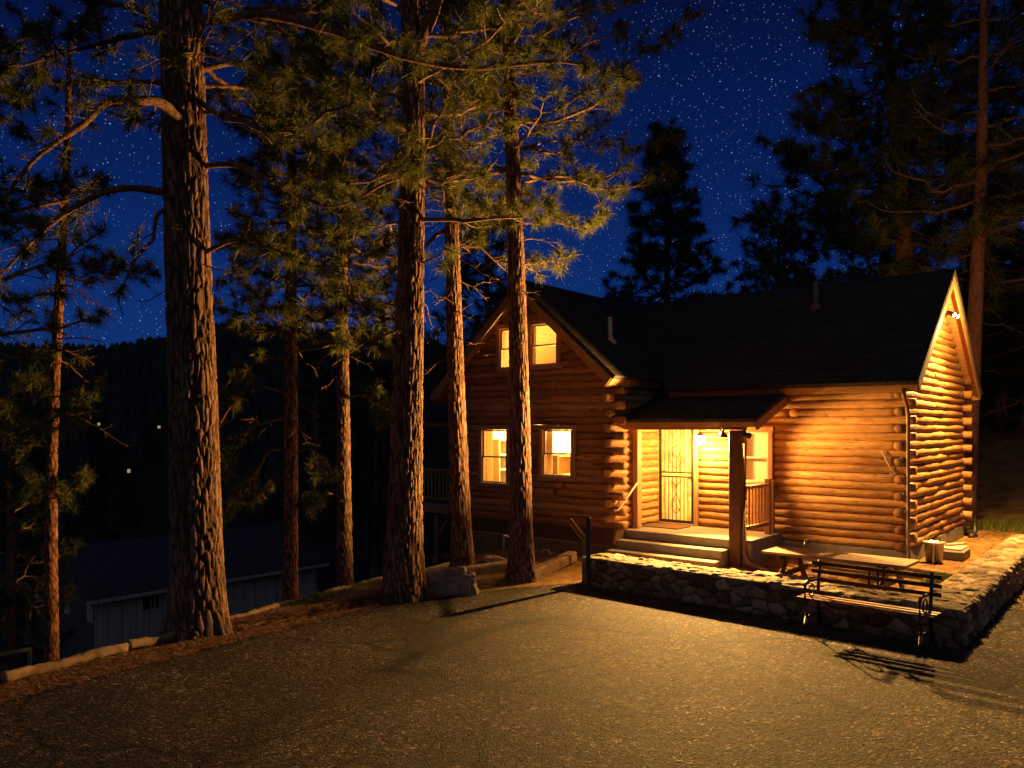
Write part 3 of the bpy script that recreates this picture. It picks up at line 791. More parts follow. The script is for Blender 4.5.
# porch slab and steps
mb = MB(); bx(mb, XC + 0.09, 2.26, -1.52, -0.08, -0.05, 0.63, 0.012); mb.build('porch_floor', M['concrete'], CAB)
mb = MB(); bx(mb, XC + 0.06, 1.84, -1.84, -1.523, -0.05, 0.455, 0.012); mb.build('step', M['concrete'], CAB)
mb = MB(); bx(mb, XC + 0.03, 1.84, -2.16, -1.843, -0.05, 0.285, 0.012); mb.build('step', M['concrete'], CAB)
# porch side railing
mb = MB()
bx(mb, 2.06, 2.16, -0.42, -0.30, 0.632, 1.70); bx(mb, 2.06, 2.16, -0.24, -0.14, 0.632, 1.66)
bx(mb, 2.05, 2.17, -1.365, -0.425, 1.56, 1.62); bx(mb, 2.07, 2.15, -1.365, -0.425, 0.80, 0.88)
for i in range(6): bx(mb, 2.085, 2.125, -1.28 + i * 0.145, -1.24 + i * 0.145, 0.882, 1.558)
mb.build('porch_railing', M['trim'], CAB)
# step handrail on the wing's side wall
mb = MB(); tube(mb, [(XC + 0.16, -1.02, 1.60), (XC + 0.20, -1.16, 1.60), (XC + 0.20, -1.95, 1.06), (XC + 0.16, -2.02, 1.05)], 0.022, 8)
tube(mb, [(XC + 0.06, -1.90, 1.02), (XC + 0.20, -1.90, 1.08)], 0.012, 6); mb.build('step_handrail', M['white'], CAB)

# door: frame, wooden leaf, iron security bars
mb = MB()
bx(mb, -0.475, -0.41, -0.12, 0.06, 0.632, 2.72); bx(mb, 0.41, 0.49, -0.12, 0.06, 0.632, 2.72); bx(mb, -0.475, 0.49, -0.125, 0.06, 2.722, 2.80); bx(mb, -0.408, 0.408, -0.11, 0.06, 0.632, 0.665)
dr = mb.build('door', M['trim'], CAB)
mb = MB(); mb.add([(-0.405, 0.0, 0.668), (0.405, 0.0, 0.668), (0.405, 0.0, 2.718), (-0.405, 0.0, 2.718)], None, [(0, 1, 2, 3)])
mb.build('door_leaf', M['doorglass'], dr)
mb = MB()
bx(mb, -0.402, -0.352, -0.105, -0.07, 0.67, 2.71, 0.004); bx(mb, 0.352, 0.402, -0.105, -0.07, 0.67, 2.71, 0.004)
bx(mb, -0.351, 0.351, -0.104, -0.071, 0.67, 0.73, 0.004); bx(mb, -0.351, 0.351, -0.104, -0.071, 2.66, 2.71, 0.004)
bx(mb, -0.351, 0.351, -0.102, -0.073, 1.63, 1.66, 0.003); bx(mb, -0.351, 0.351, -0.102, -0.073, 1.72, 1.75, 0.003)
for i in range(7):
    xx = -0.27 + i * 0.09
    bx(mb, xx - 0.007, xx + 0.007, -0.096, -0.082, 0.73, 1.629, 0.002); bx(mb, xx - 0.007, xx + 0.007, -0.096, -0.082, 1.751, 2.66, 0.002)
def curve(pts, n=24):
    P = np.asarray(pts, float); t = np.linspace(0, 1, n)[:, None]
    return (1 - t) ** 3 * P[0] + 3 * (1 - t) ** 2 * t * P[1] + 3 * (1 - t) * t * t * P[2] + t ** 3 * P[3]
for s in (-1, 1):
    tube(mb, curve([(0, -0.10, 0.86), (s * 0.30, -0.10, 1.10), (s * -0.22, -0.10, 1.30), (s * 0.12, -0.10, 1.56)]), 0.007, 5)
    tube(mb, curve([(0, -0.10, 1.82), (s * 0.24, -0.10, 2.0), (s * 0.16, -0.10, 2.25), (0, -0.10, 2.30)]), 0.007, 5)
    tube(mb, curve([(0, -0.10, 2.05), (s * 0.14, -0.10, 2.1), (s * 0.02, -0.10, 2.2), (s * 0.10, -0.10, 2.16)]), 0.007, 5)
mb.build('security_grille', M['black'], dr)
mb = MB(); bx(mb, 0.36, 0.395, -0.125, -0.106, 1.58, 1.80, 0.004); tube(mb, [(0.378, -0.125, 1.62), (0.378, -0.16, 1.62), (0.30, -0.165, 1.62)], 0.010, 7); mb.build('handle', M['black'], dr)

# gutters and downspouts
mb = MB(); tube(mb, [(XR + 0.10, -0.42, 3.36), (XR + 0.12, -0.38, 3.20), (XR + 0.13, -0.27, 3.08), (XR + 0.14, -0.22, 2.9), (XR + 0.14, -0.22, 0.34), (XR + 0.17, -0.36, 0.26)], 0.035, 8); mb.build('downspout', M['gutter'], CAB, True)
mb = MB(); tube(mb, [(2.20, -1.70, 2.70), (2.16, -1.60, 2.55), (2.15, -1.54, 2.4), (2.15, -1.54, 0.45), (2.25, -1.62, 0.25), (2.85, -1.85, 0.16)], 0.038, 8); mb.build('downspout', M['gutter'], CAB, True)
mb = MB(); tube(mb, [(-4.29, YF - 0.16, 3.1), (-4.29, YF - 0.16, -0.3)], 0.035, 8); mb.build('downspout', M['gutter'], CAB, True)
mb = MB(); tube(mb, [(XR + 0.26, YB + 0.25, 0.9), (XR + 0.26, YB + 0.25, 0.36), (XR + 0.24, YB + 0.12, 0.26), (XR + 0.22, YB - 0.05, 0.24)], 0.06, 10); mb.build('drain_pipe', M['black'], CAB, True)
# roof vents
mb = MB(); yv = -0.9; dx = 1.45
zt = RZ - WS * dx; tube(mb, [(WX + dx, yv, zt - 0.1), (WX + dx, yv, zt + 0.42)], 0.05, 10); tube(mb, [(WX + dx, yv, zt + 0.42), (WX + dx, yv, zt + 0.46)], 0.062, 10)
lathe(mb, (WX + dx, yv, zt - 0.06), [(0.16, -0.1), (0.12, 0.03), (0.055, 0.10)], 12); mb.build('vent_pipe', M['white'], CAB, True)
mb = MB(); tube(mb, [(2.3, 1.75, RZ - MS * 0.75 - 0.1), (2.3, 1.75, RZ - MS * 0.75 + 0.50)], 0.055, 10); lathe(mb, (2.3, 1.75, RZ - MS * 0.75 - 0.05), [(0.17, -0.1), (0.12, 0.04), (0.06, 0.10)], 12)
mb.build('vent_pipe', M['gutter'], CAB, True)
# hose spigot and the pale rod hanging on the logs
mb = MB(); tube(mb, [(2.75, -0.06, 0.52), (2.75, -0.17, 0.52), (2.75, -0.20, 0.47)], 0.014, 7); tube(mb, [(2.71, -0.14, 0.56), (2.79, -0.14, 0.56)], 0.010, 6); tube(mb, [(2.75, -0.14, 0.52), (2.75, -0.14, 0.56)], 0.008, 6)
mb.build('spigot', M['galv'], CAB)
hr = tag(MB.build((lambda m: (tube(m, [h2w(4.10, -0.13, 2.28), h2w(4.24, -0.13, 1.98), h2w(4.30, -0.13, 1.90)], 0.013, 6), tube(m, [h2w(4.29, -0.13, 1.93), h2w(4.33, -0.14, 1.87), h2w(4.27, -0.14, 1.84), h2w(4.25, -0.13, 1.88)], 0.012, 6), m)[2])(MB()), 'hanging_hook', M['galv']),
         'pale metal hook rod hanging slantwise on the front logs', 'hook')

# deck on the far left side of the wing
DECK = CAB
mb = MB()
dx0, dx1, dyf = XL - 3.1, XL - 0.12, -0.55
bx(mb, dx0, dx1, dyf, 3.5, 0.62, 0.70); mb.build('deck_floor', M['deckwood'], CAB)
mb = MB(); bx(mb, dx0, dx1, dyf - 0.05, dyf - 0.002, 0.46, 0.70); bx(mb, dx0, dx1, dyf + 0.35, dyf + 0.45, 0.40, 0.618); mb.build('deck_rim', M['trim'], CAB)
mb = MB(); bx(mb, dx0, dx1, dyf - 0.04, dyf + 0.08, 1.56, 1.61); bx(mb, dx0, dx1, dyf, dyf + 0.04, 0.80, 0.86)
for i in range(22): 
    xx = dx0 + 0.06 + i * 0.137; bx(mb, xx, xx + 0.055, dyf - 0.02, dyf + 0.035 - .04, 0.862, 1.558, 0.004)
bx(mb, dx0, dx0 + 0.1, dyf - 0.01, dyf + 0.09, 0.702, 1.56)
mb.build('deck_railing', M['trim'], CAB)
for xx in (XL - 2.15, XL - 0.3):
    mb = MB(); bx(mb, xx - 0.07, xx + 0.07, dyf + 0.10, dyf + 0.24, -2.4, 0.40); beam(mb, (xx + 0.05, dyf + 0.17, -0.15), (xx + 0.45, dyf + 0.17, 0.38), 0.09, 0.09); mb.build('deck_post', M['deckwood'], CAB)
mb = MB(); bx(mb, dx0 + 0.02, dx0 + 0.14, dyf + 0.0, dyf + 0.12, 0.70, 2.72); mb.build('deck_post', M['darkwood'], CAB)
slope('deck_roof', (XL - 3.7, 0.95, 3.62), (1, 0, 0), (0, -1, 0), 0.40, 3.35, 1.75, CAB, th=0.07, rake0=True, rake1=False)
slope('deck_roof', (XL - 3.7, 0.95, 3.622), (1, 0, 0), (0, 1, 0), 0.40, 3.35, 2.4, CAB, th=0.07, rake0=True, rake1=False)

# ------------------------------------------------------------------ lamps on the cabin
t = thing('porch_lamp', 'black floodlight with a hooded head and an added side head by the top of the porch post', 'lamp', PL, -TH)
mb = MB(); tube(mb, [(0, 0.12, 0.10), (0, 0.04, 0.09), (0, 0.02, 0.04)], 0.018, 8); lathe(mb, (0, 0.12, 0.09), [(0.0, 0.02), (0.06, 0.02), (0.06, 0.0), (0, 0)], 14); mb.build('bracket', M['black'], t, True)
mb = MB(); tube(mb, [(0.05, 0.07, -0.03), (0.02, 0.02, -0.01), (-0.035, -0.06, 0.03)], [0.03, 0.05, 0.065], 14, False); mb.build('lamp_head', M['black'], t, True)
mb = MB(); tube(mb, [(0.36, -0.02, 0.0), (0.42, 0.03, 0.0), (0.47, 0.10, -0.02)], [0.025, 0.045, 0.06], 14, False); tube(mb, [(0.29, 0.14, 0.02), (0.37, 0.0, 0.02)], 0.014, 7); mb.build('lamp_head', M['black'], t, True)  # added second head, housing for the fill on the front logs
mb = MB(); sphere(mb, (0.452, 0.072, -0.012), 0.03); mb.build('bulb', M['bulb'], t, True)
mb = MB(); sphere(mb, (-0.02, -0.04, 0.015), 0.032); mb.build('bulb', M['bulb'], t, True)
t = thing('porch_lantern', 'glaring white globe lantern hanging under the porch roof beside the door', 'lantern', HL, -TH)
mb = MB(); sphere(mb, (0, 0, 0), (0.10, 0.10, 0.11)); mb.build('globe', M['bulb'], t, True)
mb = MB(); tube(mb, [(0, 0, 0.10), (0, 0, 0.66)], 0.008, 6); lathe(mb, (0, 0, 0.085), [(0.0, 0.05), (0.05, 0.035), (0.08, 0.0)], 14); mb.build('cap', M['black'], t, True)
t = thing('gable_lamp', 'twin headed floodlight below the peak of the right gable', 'lamp', GL, -TH)
mb = MB(); lathe(mb, (-0.16, 0, 0.06), [(0, 0.03), (0.06, 0.03), (0.06, 0.0), (0, 0)], 14); tube(mb, [(-0.16, 0, 0.07), (-0.06, 0, 0.06), (0.0, -0.10, 0.05)], 0.016, 8); tube(mb, [(-0.06, 0, 0.06), (0.0, 0.12, 0.05)], 0.016, 8); mb.build('bracket', M['black'], t, True)
for sy in (-0.14, 0.15):
    mb = MB(); tube(mb, [(-0.03, sy * 0.8, 0.09), (0.10, sy, 0.02)], [0.035, 0.055], 12, False); mb.build('lamp_head', M['black'], t, True)
    mb = MB(); sphere(mb, (0.095, sy, 0.022), 0.040); mb.build('bulb', M['bulb'], t, True)
t = thing('pendant_lamp', 'glowing round lamp hanging inside the right downstairs window', 'lamp', h2w(-2.15, -1.10, 2.42), -TH)
mb = MB(); sphere(mb, (0, 0, 0), 0.17, 18, 11); mb.build('globe', M['globe'], t, True)
mb = MB(); tube(mb, [(0, 0, 0.16), (0, 0, 0.62)], 0.01, 6); mb.build('cord', M['black'], t)
t = thing('cabinet', 'wooden shelf cabinet inside the right downstairs window', 'cabinet', h2w(-2.42, -0.75, 0.66), -TH)
mb = MB(); bx(mb, -0.18, 0.18, -0.55, 0.55, 0, 0.08); bx(mb, -0.18, 0.18, -0.55, -0.51, 0.082, 1.42); bx(mb, -0.18, 0.18, 0.51, 0.55, 0.082, 1.42); bx(mb, -0.18, -0.15, -0.508, 0.508, 0.082, 1.42)
for zz in (0.5, 0.95, 1.38): bx(mb, -0.148, 0.18, -0.508, 0.508, zz, zz + 0.04)
mb.build('case', M['doorwood'], t)
t = thing('hutch', 'tall shelf hutch inside the left downstairs window', 'hutch', h2w(-4.38, -0.45, 0.66), -TH)
mb = MB(); bx(mb, -0.16, 0.16, -0.5, -0.46, 0, 1.75); bx(mb, -0.16, 0.16, 0.46, 0.5, 0, 1.75); bx(mb, -0.16, 0.16, -0.02, 0.02, 0, 1.75)
for zz in (0.0, 0.6, 1.0, 1.35, 1.71): bx(mb, -0.158, 0.158, -0.458, -0.022, zz, zz + 0.04); bx(mb, -0.158, 0.158, 0.022, 0.458, zz, zz + 0.04)
mb.build('case', M['cream'], t)
for cx_, lb_ in ((-4.10, 'pale curtain inside the left downstairs window'), (-2.40, 'pale curtain inside the right downstairs window')):
    xs = np.linspace(0, 0.26, 40); zz_ = np.linspace(1.2, 2.75, 12)
    A_, B_ = np.meshgrid(xs, zz_, indexing='ij')
    V = np.stack((A_, 0.022 * np.sin(A_ * 95) * (1.25 - 0.2 * (B_ - 1.2)), B_), -1)
    mb = MB(); grid(mb, V); grid(mb, V + np.array((0, 0.006, 0)))
    o = mb.build('curtain', M['curtain'], smooth=True); o.location = tuple(h2w(cx_, YF + 0.22, 0)); o.rotation_euler = (0, 0, -TH); tag(o, lb_, 'curtain')
# dark arcs painted on the drive in place of cast shadow streaks
def shadow_streak_mat():
    m, t, b = mat('painted_shadow_streak', 0.8, 0.3)
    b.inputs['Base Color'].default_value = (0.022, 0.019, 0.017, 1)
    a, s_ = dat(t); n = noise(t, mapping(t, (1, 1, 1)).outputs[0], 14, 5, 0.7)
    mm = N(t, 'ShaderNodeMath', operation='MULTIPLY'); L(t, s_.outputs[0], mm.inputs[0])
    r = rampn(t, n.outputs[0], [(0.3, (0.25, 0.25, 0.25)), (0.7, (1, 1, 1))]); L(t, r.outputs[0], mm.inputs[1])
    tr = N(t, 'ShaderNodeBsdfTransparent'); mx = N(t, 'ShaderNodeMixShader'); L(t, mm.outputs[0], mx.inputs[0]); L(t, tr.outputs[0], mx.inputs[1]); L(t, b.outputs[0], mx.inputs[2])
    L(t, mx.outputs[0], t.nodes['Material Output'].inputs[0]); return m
STREAK_M = shadow_streak_mat()
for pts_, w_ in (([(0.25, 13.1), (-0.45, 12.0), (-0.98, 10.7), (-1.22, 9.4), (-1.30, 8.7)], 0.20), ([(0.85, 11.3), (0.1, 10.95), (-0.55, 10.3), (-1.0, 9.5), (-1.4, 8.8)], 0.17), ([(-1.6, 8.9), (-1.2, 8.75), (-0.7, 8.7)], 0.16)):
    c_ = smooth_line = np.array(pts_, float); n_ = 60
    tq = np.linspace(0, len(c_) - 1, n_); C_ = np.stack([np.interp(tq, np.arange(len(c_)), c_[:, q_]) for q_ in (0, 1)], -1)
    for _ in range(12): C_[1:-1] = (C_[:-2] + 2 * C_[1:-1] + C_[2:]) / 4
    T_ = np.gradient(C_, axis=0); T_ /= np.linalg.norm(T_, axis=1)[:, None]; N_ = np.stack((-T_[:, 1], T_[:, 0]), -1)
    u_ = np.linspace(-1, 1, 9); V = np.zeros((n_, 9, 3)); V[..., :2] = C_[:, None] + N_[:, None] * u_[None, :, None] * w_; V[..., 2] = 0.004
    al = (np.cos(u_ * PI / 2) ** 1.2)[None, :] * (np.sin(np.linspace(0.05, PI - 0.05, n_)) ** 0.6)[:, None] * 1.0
    mb = MB(); grid(mb, V, np.stack((al, al, al), -1)); tag(mb.build('shadow_streak', STREAK_M), kind='structure')

# door mat
mb = MB(); bx(mb, -0.42, 0.44, -0.86, -0.30, 0, 0.02, 0.006)
o = mb.build('doormat', M['mat_']); o.location = tuple(HO + np.array((0, 0, 0.632))); o.rotation_euler = (0, 0, -TH)
tag(o, 'brown coir doormat on the porch floor before the door', 'doormat')

# ------------------------------------------------------------------ stone wall (L-shaped)
WA = np.array((1.21, 13.76)); WB = np.array((5.46, 9.70))
wd = (WB - WA) / np.linalg.norm(WB - WA); wn_ = np.array((wd[1], -wd[0]))
if wn_[1] > 0: wn_ = -wn_                               # outward: to the camera
LW = np.linalg.norm(WB - WA)
rd = ER[:2]; rn = ES[:2]
LR = 8.4; TK = 0.56; HW = 0.46
def voro(U, Vv, su, sv, seed, jitter=0.85):
    rg = np.random.default_rng(seed)
    nu = int(U.max() / su) + 4; nv = int(Vv.max() / sv) + 4
    jx = rg.uniform(-0.5, 0.5, (nu, nv)) * jitter; jy = rg.uniform(-0.5, 0.5, (nu, nv)) * jitter; tn = rg.random((nu, nv))
    iu = np.floor(U / su).astype(int) + 1; iv = np.floor(Vv / sv).astype(int) + 1
    d1 = np.full(U.shape, 9.0); d2 = np.full(U.shape, 9.0); tone = np.zeros(U.shape)
    for a in (-2, -1, 0, 1, 2):
        for b in (-2, -1, 0, 1, 2):
            cu = np.clip(iu + a, 0, nu - 1); cv = np.clip(iv + b, 0, nv - 1)
            off = 0.5 * (cv % 2)
            px = (cu - 1 + 0.5 + jx[cu, cv] + off) * su; py = (cv - 1 + 0.5 + jy[cu, cv]) * sv
            d = np.hypot((U - px) / su, (Vv - py) / sv)
            nw = d < d1
            d2 = np.where(nw, d1, np.minimum(d2, d)); tone = np.where(nw, tn[cu, cv], tone); d1 = np.where(nw, d, d1)
    return d2 - d1, tone
WALL = MB()
def stone_face(o, du, dv, n, Lu, Lv, su, sv, seed, amp=0.03, res=0.014):
    o = np.asarray(o, float); du = np.asarray(du, float); dv = np.asarray(dv, float); n = np.asarray(n, float)
    u = np.linspace(0, Lu, int(Lu / res) + 2); v = np.linspace(0, Lv, int(Lv / res) + 2)
    U, Vv = np.meshgrid(u, v, indexing='ij')
    wu = U + 0.03 * np.sin(Vv * 17 + U * 5); wv = np.clip(Vv + 0.02 * np.sin(U * 13 + 1), 0, None)
    e, tone = voro(np.clip(wu, 0, None), wv, su, sv, seed)
    g = sst(0.02, 0.42, e) * 0.75 + sst(0.02, 0.12, e) * 0.25
    h = amp * g * (0.35 + 1.1 * tone) + 0.004 * fbm(U, Vv, 40) + 0.004 * fbm(Vv, U, 90)
    ed = np.minimum(np.minimum(U, Lu - U), np.minimum(Vv, Lv - Vv)); h = h * sst(0, 0.03, ed) 
    nz = np.array([[mnoise.noise((uu * 9 + seed, vv * 9, seed * 1.7)) for vv in v] for uu in u]); h = h + 0.012 * nz * g * sst(0, 0.03, ed)
    P = o + U[..., None] * du + Vv[..., None] * dv + h[..., None] * n
    D = np.stack((sst(0.0, 0.12, e), (tone * 7.3) % 1.0, np.zeros_like(e)), -1)
    grid(WALL, P, D)
z3 = np.array((0, 0, 1.0))
w3 = lambda p, z=0.0: np.array((p[0], p[1], z))
d3 = w3(wd); n3_ = w3(wn_); r3 = w3(rd); q3 = w3(rn)
zb = -0.06
stone_face(w3(WA, zb), d3, z3, n3_, LW, HW - zb, 0.23, 0.145, 11, 0.045, 0.011)
stone_face(w3(WB, zb), r3, z3, q3, LR, HW - zb, 0.20, 0.135, 12, 0.045, 0.011)
stone_face(w3(WA, HW), d3, -n3_, z3, LW, TK, 0.23, 0.19, 13, 0.022)
stone_face(w3(WB, HW) + r3 * (TK + .004), r3, -q3, z3, LR - TK, TK, 0.23, 0.19, 14, 0.022)
stone_face(w3(WA, zb) - n3_ * TK, n3_, z3, -d3, TK, HW - zb, 0.22, 0.17, 15)
stone_face(w3(WA, zb) - n3_ * TK, d3, z3, -n3_, LW - TK, HW - zb, 0.27, 0.17, 16)
stone_face(w3(WB, zb) - q3 * TK + r3 * TK, r3, z3, -q3, LR - TK, HW - zb, 0.27, 0.17, 17)
tag(WALL.build('stone_wall', M['stone'], smooth=True), 'low L-shaped fieldstone wall with flagstone top around the yard', 'wall')

# ------------------------------------------------------------------ bench
BP = np.array((4.13, 10.86)); BQ = np.array((5.27, 9.77))
bd = (BQ - BP) / np.linalg.norm(BQ - BP); BL = np.linalg.norm(BQ - BP)
ang = math.atan2(bd[1], bd[0])
bo_ = np.array((bd[1], -bd[0]));  bo_ = bo_ if bo_[1] < 0 else -bo_      # towards the camera
bl = BP + bo_ * 0.10
t = thing('park_bench', 'slatted wooden bench with black iron ends against the stone wall', 'bench', (bl[0], bl[1], 0.0), ang)
# local: x along, -y to the camera
mb = MB()
for i, (yy, zz) in enumerate(((0.05, 0.85), (0.035, 0.745), (0.02, 0.64))):
    beam(mb, (-0.02, yy, zz), (BL + 0.02, yy, zz), 0.012, 0.054, (0, -0.15, 1))
mb.build('backrest', M['darkwood'], t)
mb = MB()
for i in range(3): bx(mb, -0.06, BL + 0.04, -0.37 + i * 0.125, -0.29 + i * 0.125, 0.432, 0.446, 0.004)
mb.build('seat', M['benchwood'], t)
for xx in (0.08, BL - 0.10):
    mb = MB()
    tube(mb, [(xx, 0.10, 0.0), (xx, 0.0, 0.40), (xx, 0.03, 0.60), (xx, 0.075, 0.90)], 0.022, 8)
    tube(mb, [(xx, -0.45, 0.0), (xx, -0.36, 0.22), (xx, -0.40, 0.42), (xx, -0.40, 0.62), (xx, -0.33, 0.66), (xx, 0.04, 0.64)], 0.020, 8)
    tube(mb, [(xx, -0.40, 0.41), (xx, 0.0, 0.41)], 0.018, 8); tube(mb, [(xx, -0.38, 0.20), (xx, 0.05, 0.20)], 0.014, 8)
    a = np.linspace(0, 2 * PI, 16); tube(mb, np.stack((np.full(16, xx), -0.20 + 0.08 * np.cos(a), 0.53 + 0.08 * np.sin(a)), -1), 0.010, 6)
    tube(mb, [(xx, -0.47, 0.012), (xx, -0.42, 0.012)], 0.025, 6); tube(mb, [(xx, 0.07, 0.012), (xx, 0.13, 0.012)], 0.025, 6)
    mb.build('bench_end', M['black'], t, True)
mb = MB()
for xx in (BL / 2 - 0.06, BL / 2 + 0.05): beam(mb, (xx, 0.055, 0.60), (xx, 0.075, 0.87), 0.03, 0.012, (0, 1, 0))
mb.build('backrest_strap', M['black'], t)

# ------------------------------------------------------------------ picnic table
TA = np.array((3.90, 12.44)); TB = np.array((5.47, 11.05)); tdv = (TB - TA); TL = np.linalg.norm(tdv); tdv /= TL
t = thing('picnic_table', 'long wooden picnic table with splayed legs behind the stone wall', 'table', (TA[0], TA[1], 0.06), math.atan2(tdv[1], tdv[0]))
mb = MB()
for i in range(5): bx(mb, 0, TL, -0.02 + i * 0.142, 0.115 + i * 0.142, 0.665, 0.705, 0.006)
mb.build('tabletop', M['tabletop'], t)
for y0 in (-0.42, 0.88):
    mb = MB(); bx(mb, 0.02, TL - 0.02, y0, y0 + 0.12, 0.385, 0.42); bx(mb, 0.02, TL - 0.02, y0 + 0.13, y0 + 0.25, 0.385, 0.42); mb.build('seat', M['tabletop'], t)
for xx in (0.32, TL - 0.32):
    mb = MB(); beam(mb, (xx, 0.24, 0.655), (xx, -0.30, 0.0), 0.045, 0.09, (0, 0.6, 0.6)); beam(mb, (xx + 0.047, 0.46, 0.655), (xx + 0.047, 1.0, 0.0), 0.045, 0.09, (0, -0.6, 0.6))
    bx(mb, xx - 0.068, xx - 0.024, -0.44, 1.14, 0.305, 0.384); bx(mb, xx - 0.068, xx - 0.024, 0.0, 0.70, 0.58, 0.664); mb.build('leg', M['darkwood'], t)

# ------------------------------------------------------------------ bucket grill and block by the gable wall, yard timber
pb = h2w(4.76, 0.80, 0.20)
t = thing('metal_planter', 'round metal tub on a slim leg beside the gable wall', 'planter', pb, -TH)
mb = MB(); lathe(mb, (0, 0, 0.0), [(0.0, 0.04), (0.14, 0.04), (0.165, 0.36), (0.19, 0.37), (0.19, 0.40), (0.16, 0.40), (0.14, 0.30), (0, 0.28)], 22); mb.build('tub', M['galv'], t, True)
mb = MB(); a = np.linspace(0, PI, 14); tube(mb, np.stack((0.10 * np.cos(a), np.zeros(14), 0.40 + 0.13 * np.sin(a)), -1), 0.012, 6); mb.build('handle', M['black'], t)
mb = MB(); tube(mb, [(0.03, -0.22, 0), (0.03, -0.205, 0.38)], 0.018, 7); mb.build('leg', M['white'], t)
pk = h2w(4.92, 1.55, 0.21)
t = thing('concrete_block', 'low pale concrete slab box on the dirt by the gable wall', 'block', pk, -TH)
mb = MB(); bx(mb, -0.24, 0.24, -0.36, 0.36, 0, 0.20, 0.03); mb.build('body', M['concrete'], t)
mb = MB(); bx(mb, -0.20, 0.20, -0.30, 0.30, 0.203, 0.235, 0.012); beam(mb, (-0.1, -0.1, 0.26), (0.16, 0.28, 0.27), 0.05, 0.04); mb.build('lid', M['white'], t)
mb = MB(); beam(mb, h2w(4.62, -0.45, 0.22), h2w(5.50, -0.62, 0.20), 0.15, 0.16, bev=0.015)
tag(mb.build('landscape_timber', M['timber']), 'short timber lying across the yard beside the gable corner', 'timber')

# ------------------------------------------------------------------ iron handrail at the wall's left end
t = thing('path_handrail', 'black iron handrail at the left end of the stone wall', 'handrail')
pA0 = np.array((1.30, 13.60, 0.0)); pA1 = pA0 + (0, 0, 1.15); pC = np.array((1.02, 14.4, 1.08)); pB1 = np.array((1.36, 15.1, 0.62)); pB0 = np.array((1.36, 15.1, 0.05))
mb = MB(); beam(mb, pA0, pA1, 0.075, 0.075, (0, 1, 0)); mb.build('post', M['black'], t)
mb = MB(); beam(mb, pB0, pB1, 0.05, 0.05, (0, 1, 0)); mb.build('post', M['black'], t)
mb = MB(); beam(mb, pA1 + (0, -.02, 0.012), pC, 0.05, 0.035); beam(mb, pC, pB1 + (0, 0, 0.01), 0.05, 0.035); beam(mb, pC - (0, 0, 0.10), pB1 - (0, 0, 0.10), 0.02, 0.02); mb.build('rail', M['iron'], t)

# ------------------------------------------------------------------ edging timbers, boulders, path timber
def gz(x, y): return float(ground_z(x, y))
EDG = [(-6.9, 5.6), (-5.35, 8.3), (-4.62, 9.55), (-3.90, 10.8), (-3.05, 12.3), (-2.45, 13.35), (-2.0, 14.15)]
lab = ['split timber edging the drive at the far left of the frame', 'pale timber edging between the thin leaning trunk and the left frame edge', 'timber edging just left of the largest pine trunk',
       'timber edging just right of the largest pine trunk', 'mossy timber edging below the slim orange trunk', 'timber edging between the slim trunks and the thick middle pine']
for i in range(len(EDG) - 1):
    a, b = np.array(EDG[i]), np.array(EDG[i + 1])
    n = 30; tt = np.linspace(0.01, 0.985, n)[:, None]
    pts = np.column_stack((a + (b - a) * tt, np.full(n, 0.06))); pts[:, 2] += 0.012 * np.sin(tt[:, 0] * 9 + i); pts[:, 0] += 0.015 * np.sin(tt[:, 0] * 7 + i * 2)
    mb = MB(); R2 = 0.056 * (1 + 0.13 * rng.standard_normal((n, 10))); R2[:, [1, 4, 6, 9]] *= 1.22; tube(mb, pts, R2, 10)
    tag(mb.build('edging_timber', M['timber'], smooth=True), lab[i], 'timber', 'timbers edging the drive')
mb = MB(); beam(mb, (0.25, 13.75, 0.10), (1.17, 15.3, 0.22), 0.20, 0.20, bev=0.025)
tag(mb.build('path_timber', M['timber']), 'squared pale timber beside the path to the porch', 'timber')
mb = MB(); beam(mb, (-1.05, 13.95, 0.10), (0.05, 14.55, 0.16), 0.20, 0.22, bev=0.03)
tag(mb.build('retaining_timber', M['timber']), 'short timber between two trunks before the cabin', 'timber')

def boulder(name, label, c, size, seed, rz=0.0):
    mb = MB(); nu, nv = 90, 54
    th = np.linspace(0.03, PI - 0.03, nv); ph = np.linspace(0, 2 * PI, nu, endpoint=False)
    V = np.zeros((nv, nu, 3))
    for i, a in enumerate(th):
        for j, b in enumerate(ph):
            d = Vector((math.sin(a) * math.cos(b), math.sin(a) * math.sin(b), math.cos(a)))
            q = [abs(d[k]) ** 0.7 * (1 if d[k] > 0 else -1) for k in range(3)]
            n = 0.35 * mnoise.noise(d * 1.3 + Vector((seed, 0, 0))) + 0.13 * mnoise.noise(d * 3.7 + Vector((0, seed, 0))) + 0.05 * mnoise.noise(d * 9 + Vector((seed, seed, 0)))
            dv, _ = mnoise.voronoi(d * 2.3 + Vector((seed, seed * 2, 0))); n += 0.30 * (dv[0] - 0.4); dv, _ = mnoise.voronoi(d * 6.0 + Vector((0, seed * 2, seed))); n += 0.07 * (dv[1] - dv[0] - 0.3)
            V[i, j] = np.array(q) * (1 + n) * 0.85 * np.array(size)
    i = np.arange(nv - 1)[:, None] * nu; j = np.arange(nu)[None, :]; j2 = (j + 1) % nu
    mb.add(V.reshape(-1, 3), None, np.stack((i + j, i + nu + j, i + nu + j2, i + j2), -1).reshape(-1, 4))
    o = mb.build(name, M['rock'], smooth=True); o.location = tuple(c); o.rotation_euler = (0, 0, rz)
    return tag(o, label, 'rock')
boulder('boulder', 'large rounded boulder between the thick middle pine and its neighbour', (-0.98, 12.95, 0.10), (0.50, 0.24, 0.34), 3.1, -0.12)
boulder('boulder', 'flat broken rock behind the short timber near the cabin', (-0.35, 14.8, 0.12), (0.34, 0.22, 0.17), 8.4, 0.2)
